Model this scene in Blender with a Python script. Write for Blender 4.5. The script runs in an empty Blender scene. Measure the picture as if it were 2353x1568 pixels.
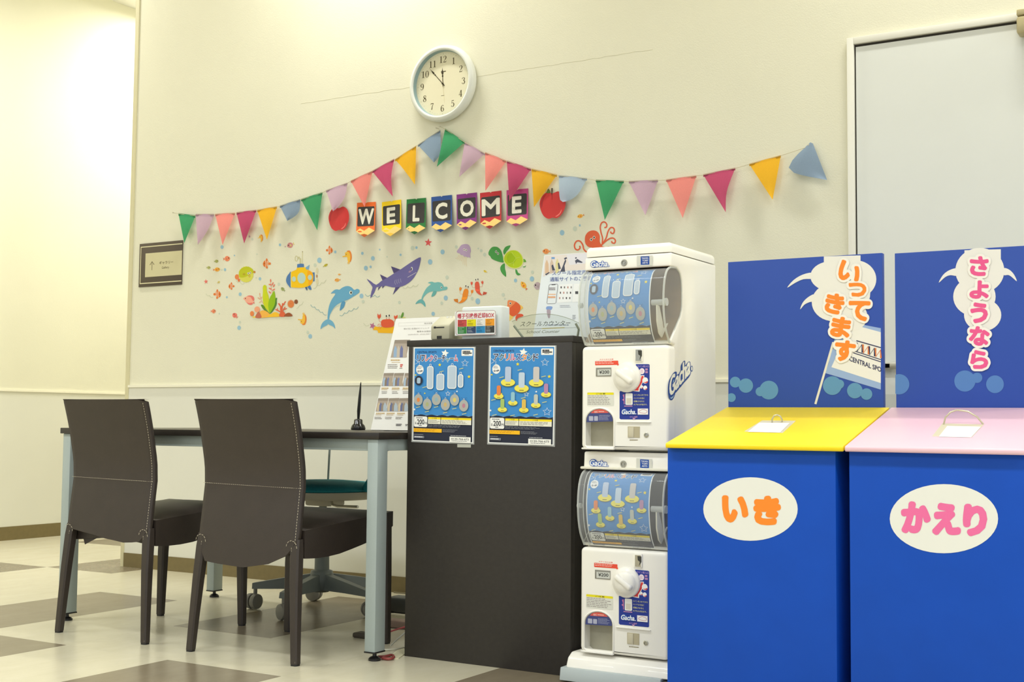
import bpy, bmesh, math, random
from mathutils import Vector, Matrix
random.seed(7)
SC = bpy.context.scene
COL = SC.collection

# ------------------------------------------------------------------ camera
F_PX, CX, CY = 2921.2, 1176.5, 784.0
YAW, PITCH, ROLL = math.radians(31.1325), math.radians(3.6059), math.radians(0.5121)
EYE = Vector((0, 0, 0.775))
_f = Vector((-math.sin(YAW) * math.cos(PITCH), math.cos(YAW) * math.cos(PITCH), math.sin(PITCH)))
_r0 = Vector((math.cos(YAW), math.sin(YAW), 0)); _u0 = _r0.cross(_f)
RGT = _r0 * math.cos(ROLL) + _u0 * math.sin(ROLL)
UPV = -_r0 * math.sin(ROLL) + _u0 * math.cos(ROLL)
cam_d = bpy.data.cameras.new('camera'); cam = bpy.data.objects.new('camera', cam_d); COL.objects.link(cam)
cam_d.sensor_fit = 'HORIZONTAL'; cam_d.sensor_width = 36.0; cam_d.lens = F_PX / 2353.0 * 36.0
cam_d.clip_start = 0.05
m = Matrix.Identity(4)
for i in range(3):
    m[i][0] = RGT[i]; m[i][1] = UPV[i]; m[i][2] = -_f[i]; m[i][3] = EYE[i]
cam.matrix_world = m
SC.camera = cam

# ------------------------------------------------------------------ world, lights, exposure
def lin(c):
    c = c / 255.0
    return c / 12.92 if c <= 0.04045 else ((c + 0.055) / 1.055) ** 2.4
def srgb(r, g, b): return (lin(r), lin(g), lin(b), 1.0)

w = bpy.data.worlds.new('world'); SC.world = w; w.use_nodes = True
w.node_tree.nodes['Background'].inputs[0].default_value = (0.94, 0.985, 1.0, 1)
w.node_tree.nodes['Background'].inputs[1].default_value = 0.80
SC.view_settings.view_transform = 'Standard'; SC.view_settings.look = 'None'
SC.view_settings.exposure = 0.0; SC.view_settings.gamma = 1.0
SC.view_settings.use_curve_mapping = False
CEIL = 3.66; WALL_Y = 4.69; LEFT_X = -6.86
WARM = (1.0, 0.99, 0.925); COOL = (0.95, 0.985, 1.0)
def area(name, x, y, z, sx, sy, power, color=(1, 1, 1), aim=None, spread=180):
    d = bpy.data.lights.new(name, 'AREA'); d.shape = 'RECTANGLE'; d.size = sx; d.size_y = sy
    d.energy = power; d.color = color; d.spread = math.radians(spread)
    o = bpy.data.objects.new(name, d); COL.objects.link(o); o.location = (x, y, z)
    if aim: o.rotation_euler = (Vector(aim) - Vector((x, y, z))).to_track_quat('-Z', 'Y').to_euler()
    return o
# ceiling troffers near the decorated wall (they wash it and throw the short shadows) and over the lobby
WASH = [(-5.95, 4.24), (-3.55, 4.24), (-0.75, 4.24), (1.7, 4.24)]
LOBBY = [(-5.2, 1.6), (-2.6, 1.6), (0.0, 1.6), (-5.2, -1.4), (-2.6, -1.4), (0.0, -1.4), (2.6, 1.6), (2.6, -1.4)]
HALL = [(-6.0, 6.4)]
for x, y in WASH: area('wall_wash_light', x, y, CEIL - 0.03, 0.7, 0.10, 27, WARM)
for x, y in LOBBY: area('lobby_light', x, y, CEIL - 0.03, 1.2, 0.3, 33, COOL, None, 150)
for x, y in HALL: area('hall_light', x, y, CEIL - 0.03, 1.2, 0.3, 58, (1.0, 1.0, 0.97))

# ------------------------------------------------------------------ pixel rays -> real planes
def ray(px, py): return _f * F_PX + RGT * (px - CX) - UPV * (py - CY)
def hit(px, py, ax, v):
    d = ray(px, py); return EYE + d * ((v - EYE[ax]) / d[ax])
def onX(px, py, v): return hit(px, py, 0, v)
def onY(px, py, v): return hit(px, py, 1, v)
def onZ(px, py, v): return hit(px, py, 2, v)

# ------------------------------------------------------------------ materials
_mats = {}
def mat(name, rgb, rough=0.6, noise=0.0, nscale=30.0, bump=0.0, bscale=200.0, metal=0.0, spec=0.5, coat=0.0):
    if name in _mats: return _mats[name]
    mm = bpy.data.materials.new(name); mm.use_nodes = True
    nt = mm.node_tree; b = nt.nodes['Principled BSDF']
    c = srgb(*rgb); b.inputs['Base Color'].default_value = c
    b.inputs['Roughness'].default_value = rough; b.inputs['Metallic'].default_value = metal
    b.inputs['Specular IOR Level'].default_value = spec; b.inputs['Coat Weight'].default_value = coat
    tc = None
    if noise or bump: tc = nt.nodes.new('ShaderNodeTexCoord')
    if noise:
        n = nt.nodes.new('ShaderNodeTexNoise'); n.inputs['Scale'].default_value = nscale; n.inputs['Detail'].default_value = 4
        r = nt.nodes.new('ShaderNodeMapRange'); r.inputs[1].default_value = 0.3; r.inputs[2].default_value = 0.7
        r.inputs[3].default_value = 1 - noise; r.inputs[4].default_value = 1 + noise
        mx = nt.nodes.new('ShaderNodeVectorMath'); mx.operation = 'SCALE'; mx.inputs[0].default_value = c[:3]
        nt.links.new(tc.outputs['Object'], n.inputs['Vector']); nt.links.new(n.outputs['Fac'], r.inputs[0])
        nt.links.new(r.outputs[0], mx.inputs['Scale']); nt.links.new(mx.outputs[0], b.inputs['Base Color'])
    if bump:
        n2 = nt.nodes.new('ShaderNodeTexNoise'); n2.inputs['Scale'].default_value = bscale; n2.inputs['Detail'].default_value = 3
        bp = nt.nodes.new('ShaderNodeBump'); bp.inputs['Strength'].default_value = bump; bp.inputs['Distance'].default_value = 0.002
        nt.links.new(tc.outputs['Object'], n2.inputs['Vector']); nt.links.new(n2.outputs['Fac'], bp.inputs['Height'])
        nt.links.new(bp.outputs['Normal'], b.inputs['Normal'])
    _mats[name] = mm; return mm
def ink(rgb, rough=0.55): return mat('print_%02x%02x%02x_%d' % (*rgb, int(rough * 100)), rgb, rough, spec=0.25)
def clear(name, tint, alpha, rough=0.05, rise=0.45):
    if name in _mats: return _mats[name]
    mm = bpy.data.materials.new(name); mm.use_nodes = True; nt = mm.node_tree; nt.nodes.clear()
    out = nt.nodes.new('ShaderNodeOutputMaterial'); t = nt.nodes.new('ShaderNodeBsdfTransparent'); g = nt.nodes.new('ShaderNodeBsdfPrincipled')
    t.inputs[0].default_value = srgb(*tint); g.inputs['Base Color'].default_value = srgb(*tint); g.inputs['Roughness'].default_value = rough
    mx = nt.nodes.new('ShaderNodeMixShader'); fr = nt.nodes.new('ShaderNodeLayerWeight'); fr.inputs[0].default_value = 0.25
    mr = nt.nodes.new('ShaderNodeMapRange'); mr.inputs[3].default_value = alpha; mr.inputs[4].default_value = min(1, alpha + rise)
    nt.links.new(fr.outputs['Facing'], mr.inputs[0]); nt.links.new(mr.outputs[0], mx.inputs[0])
    nt.links.new(t.outputs[0], mx.inputs[1]); nt.links.new(g.outputs[0], mx.inputs[2]); nt.links.new(mx.outputs[0], out.inputs[0])
    _mats[name] = mm; return mm
def cloth(name, rgb, trans=0.35):
    if name in _mats: return _mats[name]
    mm = bpy.data.materials.new(name); mm.use_nodes = True; nt = mm.node_tree; nt.nodes.clear()
    out = nt.nodes.new('ShaderNodeOutputMaterial'); d = nt.nodes.new('ShaderNodeBsdfDiffuse'); t = nt.nodes.new('ShaderNodeBsdfTranslucent')
    mx = nt.nodes.new('ShaderNodeMixShader'); mx.inputs[0].default_value = trans
    n = nt.nodes.new('ShaderNodeTexNoise'); n.inputs['Scale'].default_value = 60
    r = nt.nodes.new('ShaderNodeMapRange'); r.inputs[3].default_value = 0.88; r.inputs[4].default_value = 1.1
    s = nt.nodes.new('ShaderNodeVectorMath'); s.operation = 'SCALE'; s.inputs[0].default_value = srgb(*rgb)[:3]
    nt.links.new(n.outputs['Fac'], r.inputs[0]); nt.links.new(r.outputs[0], s.inputs['Scale'])
    for q in (d, t): nt.links.new(s.outputs[0], q.inputs[0])
    nt.links.new(d.outputs[0], mx.inputs[1]); nt.links.new(t.outputs[0], mx.inputs[2]); nt.links.new(mx.outputs[0], out.inputs[0])
    _mats[name] = mm; return mm

# ------------------------------------------------------------------ object helpers
def tag(o, label=None, cat=None, group=None, kind=None):
    if label: o['label'] = label
    if cat: o['category'] = cat
    if group: o['group'] = group
    if kind: o['kind'] = kind
    return o
def empty(name, loc, label=None, cat=None, group=None, kind=None):
    o = bpy.data.objects.new(name, None); COL.objects.link(o); o.location = loc; o.empty_display_size = 0.05
    return tag(o, label, cat, group, kind)
_org = {}
def root_loc(o):
    v = Vector((0, 0, 0))
    while o is not None: v += Vector(o.location); o = o.parent
    return v
def link(name, me, mats, parent=None, local=False, smooth=False):
    """me: mesh in world coordinates (local=True: in the parent's frame)"""
    for k in (mats if isinstance(mats, (list, tuple)) else [mats]): me.materials.append(k)
    o = bpy.data.objects.new(name, me); COL.objects.link(o)
    if parent is not None:
        o.parent = parent
        if not local: me.transform(Matrix.Translation(-root_loc(parent)))
    elif not local and len(me.vertices):
        xs = [v.co.x for v in me.vertices]; ys = [v.co.y for v in me.vertices]; zs = [v.co.z for v in me.vertices]
        c = Vector(((min(xs) + max(xs)) / 2, (min(ys) + max(ys)) / 2, min(zs)))
        me.transform(Matrix.Translation(-c)); o.location = c
    if smooth:
        for p in me.polygons: p.use_smooth = True
    return o
def fin(name, bm, mats, parent=None, local=False, smooth=False, label=None):
    bmesh.ops.recalc_face_normals(bm, faces=bm.faces[:])
    me = bpy.data.meshes.new(name); bm.to_mesh(me); bm.free()
    for p in me.polygons: p.use_smooth = True
    me.set_sharp_from_angle(angle=math.radians(62 if smooth else 38))
    o = link(name, me, mats, parent, local, False)
    if label: o['label'] = label
    return o
def B(): return bmesh.new()
def box(bm, x0, x1, y0, y1, z0, z1, r=0.0, seg=2, M=None):
    res = bmesh.ops.create_cube(bm, size=1.0); vs = res['verts']
    for v in vs: v.co = Vector(((x0 + x1) / 2 + v.co.x * (x1 - x0), (y0 + y1) / 2 + v.co.y * (y1 - y0), (z0 + z1) / 2 + v.co.z * (z1 - z0)))
    if r > 0:
        es = list({e for v in vs for e in v.link_edges})
        out = bmesh.ops.bevel(bm, geom=es, offset=r, segments=seg, affect='EDGES', profile=0.5)
        vs = list({v for f in out['faces'] for v in f.verts} | {v for v in vs if v.is_valid})
    if M is not None:
        for v in vs: v.co = M @ v.co
    return vs
def prism(bm, pts, axis, a, b, r=0.0, seg=2):
    """pts: 2D outline; axis 'X': (y,z) outline swept x a..b; 'Y': (x,z); 'Z': (x,y)"""
    def P(p, t): return {'X': (t, p[0], p[1]), 'Y': (p[0], t, p[1]), 'Z': (p[0], p[1], t)}[axis]
    v0 = [bm.verts.new(P(p, a)) for p in pts]; v1 = [bm.verts.new(P(p, b)) for p in pts]
    n = len(pts); fs = [bm.faces.new(v0), bm.faces.new(list(reversed(v1)))]
    for i in range(n): fs.append(bm.faces.new((v0[i], v0[(i + 1) % n], v1[(i + 1) % n], v1[i])))
    bmesh.ops.recalc_face_normals(bm, faces=fs)
    if r > 0:
        es = list({e for f in fs for e in f.edges if e.calc_face_angle(0) > 0.5})
        bmesh.ops.bevel(bm, geom=es, offset=r, segments=seg, affect='EDGES', profile=0.5, clamp_overlap=True)
def tube(bm, pts, rad, n=8, cap=True):
    pts = [Vector(p) for p in pts]; rads = rad if isinstance(rad, (list, tuple)) else [rad] * len(pts)
    rings = []; prev = None
    for i, p in enumerate(pts):
        d = (pts[min(i + 1, len(pts) - 1)] - pts[max(i - 1, 0)]).normalized()
        if prev is None:
            up = Vector((0, 0, 1)) if abs(d.z) < 0.9 else Vector((1, 0, 0)); s = d.cross(up).normalized()
        else:
            s = (prev - d * prev.dot(d)).normalized()
        prev = s; t = d.cross(s)
        rings.append([bm.verts.new(p + (s * math.cos(2 * math.pi * k / n) + t * math.sin(2 * math.pi * k / n)) * rads[i]) for k in range(n)])
    for a, b in zip(rings, rings[1:]):
        for k in range(n): bm.faces.new((a[k], a[(k + 1) % n], b[(k + 1) % n], b[k]))
    if cap: bm.faces.new(rings[0]); bm.faces.new(list(reversed(rings[-1])))
def bar(bm, pts, sx, sy):
    """square-section bar along pts, section sizes sx (x) sy (y); lists allowed"""
    rings = []
    for i, p in enumerate(pts):
        a = (sx[i] if isinstance(sx, list) else sx) / 2; b = (sy[i] if isinstance(sy, list) else sy) / 2; c = min(a, b) * 0.35
        rings.append([bm.verts.new((p[0] + u, p[1] + v, p[2])) for u, v in ((-a + c, -b), (a - c, -b), (a, -b + c), (a, b - c), (a - c, b), (-a + c, b), (-a, b - c), (-a, -b + c))])
    for a, b in zip(rings, rings[1:]):
        for k in range(8): bm.faces.new((a[k], a[(k + 1) % 8], b[(k + 1) % 8], b[k]))
    bm.faces.new(rings[0]); bm.faces.new(list(reversed(rings[-1])))
def lathe(bm, prof, org, axis='Z', n=32, capend=True):
    """prof: (radius, height) list; rotates around axis through org"""
    org = Vector(org); rings = []
    for r, h in prof:
        ring = []
        for k in range(n):
            a = 2 * math.pi * k / n; c, s = r * math.cos(a), r * math.sin(a)
            ring.append(bm.verts.new(org + (Vector((c, s, h)) if axis == 'Z' else Vector((c, h, s)) if axis == 'Y' else Vector((h, c, s)))))
        rings.append(ring)
    for a, b in zip(rings, rings[1:]):
        for k in range(n): bm.faces.new((a[k], a[(k + 1) % n], b[(k + 1) % n], b[k]))
    if prof[0][0] > 1e-6: bm.faces.new(rings[0])
    if prof[-1][0] > 1e-6 and capend: bm.faces.new(list(reversed(rings[-1])))
    bmesh.ops.remove_doubles(bm, verts=[v for r in rings for v in r], dist=1e-6)

# ------------------------------------------------------------------ flat print
_txt = {}
def text_data(s, bold=0.0, shear=0.0):
    k = (s, bold, shear)
    if k in _txt: return _txt[k]
    c = bpy.data.curves.new('t', 'FONT'); c.body = s; c.offset = bold; c.shear = shear; c.resolution_u = 3
    o = bpy.data.objects.new('t', c); me = bpy.data.meshes.new_from_object(o)
    vs = [(v.co.x, v.co.y) for v in me.vertices]; fs = [tuple(p.vertices) for p in me.polygons]
    bpy.data.objects.remove(o); bpy.data.curves.remove(c); bpy.data.meshes.remove(me)
    xs = [v[0] for v in vs]; ys = [v[1] for v in vs]
    x0, x1, y0, y1 = min(xs), max(xs), min(ys), max(ys)
    vs = [((x - x0) / max(x1 - x0, 1e-6), (y - y0) / max(y1 - y0, 1e-6)) for x, y in vs]
    _txt[k] = (vs, fs); return _txt[k]
def sm(pts, n=4, closed=True):
    """smooth a closed outline"""
    out = []; L = len(pts)
    rng = range(L) if closed else range(L - 1)
    for i in rng:
        g = (lambda j: pts[j % L]) if closed else (lambda j: pts[min(max(j, 0), L - 1)])
        p0, p1, p2, p3 = g(i - 1), g(i), g(i + 1), g(i + 2)
        for k in range(n):
            t = k / n
            out.append(tuple(0.5 * (2 * p1[a] + (p2[a] - p0[a]) * t + (2 * p0[a] - 5 * p1[a] + 4 * p2[a] - p3[a]) * t * t + (3 * p1[a] - p0[a] - 3 * p2[a] + p3[a]) * t ** 3) for a in (0, 1)))
    if not closed: out.append(tuple(pts[-1]))
    return out
class Print:
    """flat artwork: every mark sits a hair above the one before; m(x, y, layer) -> world point"""
    def __init__(s, m, zoom=None):
        s.m = m; s.v = []; s.f = []; s.c = []; s.mats = []; s.l = 0; s.zoom(*(zoom or (0, 0, 1)))
    def zoom(s, x, y, k): s.zx, s.zy, s.zk = x, y, k; return s
    def _t(s, p): return (s.zx + p[0] / s.zk, s.zy + p[1] / s.zk)
    def _col(s, c):
        mt = ink(c) if isinstance(c, tuple) else c
        if mt not in s.mats: s.mats.append(mt)
        return s.mats.index(mt)
    def raw(s, pts, faces, c, l=None):
        b = len(s.v); ci = s._col(c); l = s.l if l is None else l
        s.v += [(*s._t(p), l) for p in pts]
        for f in faces: s.f.append(tuple(b + i for i in f)); s.c.append(ci)
        s.l += 1; return s
    def poly(s, pts, c): return s.raw(pts, [tuple(range(len(pts)))], c)
    def blob(s, pts, c, n=4): return s.poly(sm(pts, n), c)
    def rect(s, x0, y0, x1, y1, c, sl=0.0): return s.poly([(x0, y0), (x1, y0 + sl * (x1 - x0)), (x1, y1 + sl * (x1 - x0)), (x0, y1)], c)
    def rrect(s, x0, y0, x1, y1, r, c, sl=0.0):
        pts = []
        for cx, cy, a in ((x1 - r, y0 + r, -90), (x1 - r, y1 - r, 0), (x0 + r, y1 - r, 90), (x0 + r, y0 + r, 180)):
            for k in range(4):
                t = math.radians(a + 30 * k); px = cx + r * math.cos(t); pts.append((px, cy + r * math.sin(t) + sl * (px - x0)))
        return s.poly(pts, c)
    def ell(s, x, y, rx, ry, c, n=20, rot=0.0):
        cr, sr = math.cos(rot), math.sin(rot); pts = []
        for k in range(n):
            a = 2 * math.pi * k / n; u, v = rx * math.cos(a), ry * math.sin(a); pts.append((x + u * cr - v * sr, y + u * sr + v * cr))
        return s.poly(pts, c)
    def ring(s, x, y, rx, ry, w, c, n=24):
        a = [(x + rx * math.cos(2 * math.pi * k / n), y + ry * math.sin(2 * math.pi * k / n)) for k in range(n)]
        b = [(x + (rx - w) * math.cos(2 * math.pi * k / n), y + (ry - w) * math.sin(2 * math.pi * k / n)) for k in range(n)]
        return s.raw(a + b, [(k, (k + 1) % n, n + (k + 1) % n, n + k) for k in range(n)], c)
    def star(s, x, y, r, c, q=0.45, rot=-90, asp=1.0, n=5):
        return s.poly([(x + asp * r * (1 if k % 2 == 0 else q) * math.cos(math.radians(rot + 180 / n * k)), y + r * (1 if k % 2 == 0 else q) * math.sin(math.radians(rot + 180 / n * k))) for k in range(2 * n)], c)
    def stroke(s, pts, w, c, smooth=0, closed=False):
        ws = w if isinstance(w, (list, tuple)) else [w] * len(pts)
        if smooth:
            ww = sm([(a, 0) for a in ws], smooth, closed); pts = sm(pts, smooth, closed); ws = [a[0] for a in ww]
        L = []; R = []; n = len(pts)
        for i, p in enumerate(pts):
            a = pts[(i - 1) % n] if closed else pts[max(i - 1, 0)]; b = pts[(i + 1) % n] if closed else pts[min(i + 1, n - 1)]
            dx, dy = b[0] - a[0], b[1] - a[1]; d = math.hypot(dx, dy) or 1; nx, ny = -dy / d, dx / d; h = ws[i] / 2
            L.append((p[0] + nx * h, p[1] + ny * h)); R.append((p[0] - nx * h, p[1] - ny * h))
        rg = range(n) if closed else range(n - 1)
        return s.raw(L + R, [(i, (i + 1) % n, n + (i + 1) % n, n + i) for i in rg], c)
    def text(s, t, x0, y0, x1, y1, c, bold=0.0, sl=0.0, shear=0.0, rot=0.0):
        # heavy weights: the thin letter stamped round a small circle, which also rounds its ends
        heavy = bold > 0.02; vs, fs = text_data(t, 0.0 if heavy else bold, shear); d = bold * (y1 - y0) if heavy else 0.0
        cx, cy = (x0 + x1) / 2, (y0 + y1) / 2; cr, sr = math.cos(rot), math.sin(rot); x0 += d; x1 -= d; y0 += d; y1 -= d
        offs = [(0, 0)]
        for q in ([d] if bold < 0.085 else [d * 0.5, d] if bold < 0.16 else [d * 0.35, d * 0.7, d]) if heavy else []:
            nk = 12 if bold < 0.085 else 20 if bold < 0.16 else 36; offs += [(q * math.cos(2 * math.pi * k / nk), q * math.sin(2 * math.pi * k / nk)) for k in range(nk)]
        l0 = s.l
        for i, (ox, oy) in enumerate(offs):
            pts = []
            for u, v in vs:
                px = x0 + u * (x1 - x0) + ox; py = y1 - v * (y1 - y0) + sl * (px - x0) + oy
                if rot: px, py = cx + (px - cx) * cr - (py - cy) * sr, cy + (px - cx) * sr + (py - cy) * cr
                pts.append((px, py))
            s.raw(pts, fs, c, l0 + i * 0.05)
        s.l = l0 + max(1, math.ceil(len(offs) * 0.05)); return s
    def lines(s, x0, y0, x1, y1, n, c, fill=0.5, sl=0.0):
        """rows of print too small to read"""
        h = (y1 - y0) / n
        for k in range(n):
            x = x0; y = y0 + h * k; end = x0 + (x1 - x0) * random.uniform(0.7, 1.0)
            while x < end:
                wd = (x1 - x0) * random.uniform(0.05, 0.16); e = min(x + wd, end)
                s.poly([(x, y + sl * (x - x0)), (e, y + sl * (e - x0)), (e, y + h * fill + sl * (e - x0)), (x, y + h * fill + sl * (x - x0))], c); s.l -= 1
                x += wd + (x1 - x0) * 0.02
        s.l += 1; return s
    def build(s, name, parent=None, cuts=None, label=None, cat=None, group=None):
        me = bpy.data.meshes.new(name)
        if cuts:
            me.from_pydata(s.v, [], s.f); 
            for p, ci in zip(me.polygons, s.c): p.material_index = ci
            bm = B(); bm.from_mesh(me)
            for cv in cuts:
                bmesh.ops.bisect_plane(bm, geom=bm.verts[:] + bm.edges[:] + bm.faces[:], plane_co=(0, cv, 0), plane_no=(0, 1, 0), dist=1e-5)
            for v in bm.verts: v.co = s.m(v.co.x, v.co.y, v.co.z)
            bm.to_mesh(me); bm.free()
        else:
            me.from_pydata([s.m(*p) for p in s.v], [], s.f)
            for p, ci in zip(me.polygons, s.c): p.material_index = ci
        o = link(name, me, s.mats, parent)
        return tag(o, label, cat, group)
EPS = 0.00006
def planeY(Y): return lambda x, y, l: onY(x, y, Y - l * EPS)
def planeX(X): return lambda x, y, l: onX(x, y, X + l * EPS)
def quad(TL, TR, BL, BR, W, H, n):
    TL, TR, BL, BR, n = map(Vector, (TL, TR, BL, BR, n))
    def f(x, y, l):
        u, v = x / W, y / H
        return TL * (1 - u) * (1 - v) + TR * u * (1 - v) + BL * (1 - u) * v + BR * u * v + n * (l * EPS)
    return f

# ================================================================== SETTING
WALLPAPER = mat('cream_wallpaper', (232, 229, 207), 0.85, noise=0.012, nscale=3.0, bump=0.20, bscale=210.0, spec=0.2)
WAINSCOT = mat('white_wall_panel', (229, 228, 216), 0.5, noise=0.01, nscale=4.0, spec=0.3)
RAIL = mat('ivory_rail', (246, 242, 222), 0.45)
SKIRT = mat('olive_vinyl_skirting', (122, 108, 70), 0.55, noise=0.05, nscale=40)
EDGE = mat('beige_corner_bead', (214, 207, 170), 0.6)
WHITE_PAINT = mat('white_ceiling_paint', (240, 238, 228), 0.9)
WALL_X0 = -5.2
def slab(name, x0, x1, y0, y1, z0, z1, m, parent=None, kind=None, r=0.0):
    bm = B(); box(bm, x0, x1, y0, y1, z0, z1, r)
    o = fin(name, bm, m, parent)
    if kind: o['kind'] = kind
    return o
RZ = 0.940
wb = slab('wall_back', WALL_X0, 3.2, WALL_Y, WALL_Y + 0.14, 0, CEIL, WALLPAPER, kind='structure')
slab('wainscot_panel', WALL_X0, -1.37, WALL_Y - 0.004, WALL_Y, 0.07, RZ - 0.004, WAINSCOT, wb)
slab('corner_bead', WALL_X0 - 0.008, WALL_X0 + 0.018, WALL_Y - 0.006, WALL_Y + 0.14, 0, CEIL, EDGE, wb)
slab('trim_1', WALL_X0 + 0.018, -1.37, WALL_Y - 0.012, WALL_Y, RZ - 0.006, RZ + 0.006, RAIL, kind='structure')
slab('baseboard_back', WALL_X0 + 0.018, -1.37, WALL_Y - 0.009, WALL_Y, 0, 0.072, SKIRT, kind='structure')
# a wavering seam in the wallpaper: a hairline lip
bm = B(); pts = []
for i in range(60):
    px = 692 + (1500 - 692) * i / 59; py = 238.5 - (px - 692) * 0.1553 + random.uniform(-1.4, 1.4)
    p = onY(px, py, WALL_Y - 0.0006); pts.append(p)
tube(bm, pts, 0.00035, 4); fin('wallpaper_seam', bm, mat('seam_paper', (226, 221, 196), 0.9), wb)
# the wall of the hall on the far left
wl = slab('wall_left', LEFT_X - 0.14, LEFT_X, -2.5, 9.5, 0, CEIL, WALLPAPER, kind='structure')
slab('wainscot_panel', LEFT_X, LEFT_X + 0.004, -2.5, 9.5, 0.085, RZ - 0.004, WAINSCOT, wl)
slab('trim_2', LEFT_X, LEFT_X + 0.012, -2.5, 9.5, RZ - 0.006, RZ + 0.006, RAIL, kind='structure')
slab('baseboard_left', LEFT_X, LEFT_X + 0.009, -2.5, 9.5, 0, 0.085, SKIRT, kind='structure')
slab('wall_hall_end', LEFT_X, WALL_X0 + 0.2, 9.36, 9.5, 0, CEIL, WALLPAPER, kind='structure')
slab('wall_hall_right', WALL_X0 + 0.06, WALL_X0 + 0.2, WALL_Y + 0.14, 9.36, 0, CEIL, WALLPAPER, kind='structure')
slab('ceiling', LEFT_X - 0.14, 3.2, -2.5, 9.5, CEIL, CEIL + 0.1, WHITE_PAINT, kind='structure')
# recessed ceiling fittings round the lamps
HOUS = mat('lamp_housing_white', (235, 235, 230), 0.4)
for (x, y), (sx, sy) in [(p, (0.7, 0.10)) for p in WASH] + [(p, (1.2, 0.3)) for p in LOBBY + HALL]:
    bm = B(); hx, hy = sx / 2, sy / 2
    box(bm, x - hx - 0.02, x + hx + 0.02, y - hy - 0.02, y - hy, CEIL - 0.045, CEIL); box(bm, x - hx - 0.02, x + hx + 0.02, y + hy, y + hy + 0.02, CEIL - 0.045, CEIL)
    box(bm, x - hx - 0.02, x - hx, y - hy, y + hy, CEIL - 0.045, CEIL); box(bm, x + hx, x + hx + 0.02, y - hy, y + hy, CEIL - 0.045, CEIL)
    o = fin('trim_9', bm, HOUS); o['kind'] = 'structure'

# floor: base slab + square vinyl tiles, pairs of dark ones let into the pale ones
GROUT = mat('tile_joint', (176, 164, 128), 0.8)
fl = slab('floor', LEFT_X - 0.14, 3.2, -2.5, 9.5, -0.06, -0.0022, GROUT, kind='structure')
def tile_mat(name, a, b):
    mm = bpy.data.materials.new(name); mm.use_nodes = True; nt = mm.node_tree; bs = nt.nodes['Principled BSDF']
    tc = nt.nodes.new('ShaderNodeTexCoord'); mp = nt.nodes.new('ShaderNodeMapping'); mp.inputs['Scale'].default_value = (14, 5, 1)
    oi = nt.nodes.new('ShaderNodeObjectInfo'); ad = nt.nodes.new('ShaderNodeVectorMath'); ad.operation = 'ADD'
    n = nt.nodes.new('ShaderNodeTexNoise'); n.inputs['Scale'].default_value = 1.0; n.inputs['Detail'].default_value = 6; n.inputs['Roughness'].default_value = 0.65
    cr = nt.nodes.new('ShaderNodeMixRGB'); cr.inputs[1].default_value = srgb(*a); cr.inputs[2].default_value = srgb(*b)
    nt.links.new(tc.outputs['Object'], mp.inputs['Vector']); nt.links.new(mp.outputs[0], ad.inputs[0]); nt.links.new(oi.outputs['Location'], ad.inputs[1])
    nt.links.new(ad.outputs[0], n.inputs['Vector']); nt.links.new(n.outputs['Fac'], cr.inputs[0]); nt.links.new(cr.outputs[0], bs.inputs['Base Color'])
    bs.inputs['Roughness'].default_value = 0.27; bs.inputs['Specular IOR Level'].default_value = 0.4
    return mm
T_LIGHT = tile_mat('pale_vinyl_tile', (196, 188, 160), (215, 209, 187)); T_DARK = tile_mat('taupe_vinyl_tile', (118, 107, 87), (142, 131, 110))
TX, TY, TW, TH = -4.517, 2.975, 0.4795, 0.488
def tile_mesh(mm):
    bm = B(); box(bm, -TW / 2 + 0.0002, TW / 2 - 0.0002, -TH / 2 + 0.0002, TH / 2 - 0.0002, -0.003, 0)
    me = bpy.data.meshes.new('tile'); bm.to_mesh(me); bm.free(); me.materials.append(mm); return me
ml, md = tile_mesh(T_LIGHT), tile_mesh(T_DARK)
DARK = {(0, 0), (0, 1), (1, -2), (1, -1), (3, -2), (3, -1), (2, 1), (2, 2), (-2, 3), (-2, 4), (5, -1), (5, 0), (4, 2), (4, 3), (-1, 5), (-3, 1), (-3, 2), (-4, 5), (-4, 6), (7, 1), (7, 2)}
fc = root_loc(fl)
for i in range(-5, 11):
    for j in range(-2, 14):
        x, y = TX + (i + 0.5) * TW, TY + (j + 0.5) * TH
        if x - TW / 2 < LEFT_X - 0.3 or (j > 3 and x > WALL_X0 + 0.4): continue
        o = bpy.data.objects.new('tile', md if (i, j) in DARK else ml); COL.objects.link(o); o.parent = fl; o.location = Vector((x, y, 0)) - fc

# door at the right
DOOR = mat('pale_grey_door', (226, 228, 222), 0.45, noise=0.008, nscale=6); FRAME = mat('ivory_door_frame', (232, 230, 218), 0.4)
GAP = mat('dark_door_gap', (60, 56, 48), 0.8); STEEL = mat('brushed_steel', (190, 188, 178), 0.35, metal=0.9)
dx0, dz1 = -1.337, 2.199
dr = slab('door_1', dx0, -0.20, WALL_Y - 0.002, WALL_Y + 0.03, 0.0, dz1, GAP, kind='structure')
slab('leaf', dx0 + 0.006, -0.206, WALL_Y - 0.008, WALL_Y - 0.002, 0.008, dz1 - 0.010, DOOR, dr)
bm = B(); box(bm, dx0 - 0.026, dx0, WALL_Y - 0.018, WALL_Y, 0, dz1 + 0.026, 0.002); box(bm, dx0, -0.20, WALL_Y - 0.018, WALL_Y, dz1, dz1 + 0.026, 0.002); box(bm, -0.2, -0.174, WALL_Y - 0.018, WALL_Y, 0, dz1 + 0.026, 0.002)
fin('door_frame', bm, FRAME, dr)
bm = B(); box(bm, dx0 + 0.03, -0.23, WALL_Y - 0.045, WALL_Y - 0.02, 0.975, 1.000, 0.004)
box(bm, dx0 + 0.10, dx0 + 0.13, WALL_Y - 0.045, WALL_Y - 0.008, 0.980, 0.995); box(bm, -0.32, -0.29, WALL_Y - 0.045, WALL_Y - 0.008, 0.980, 0.995)
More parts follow.
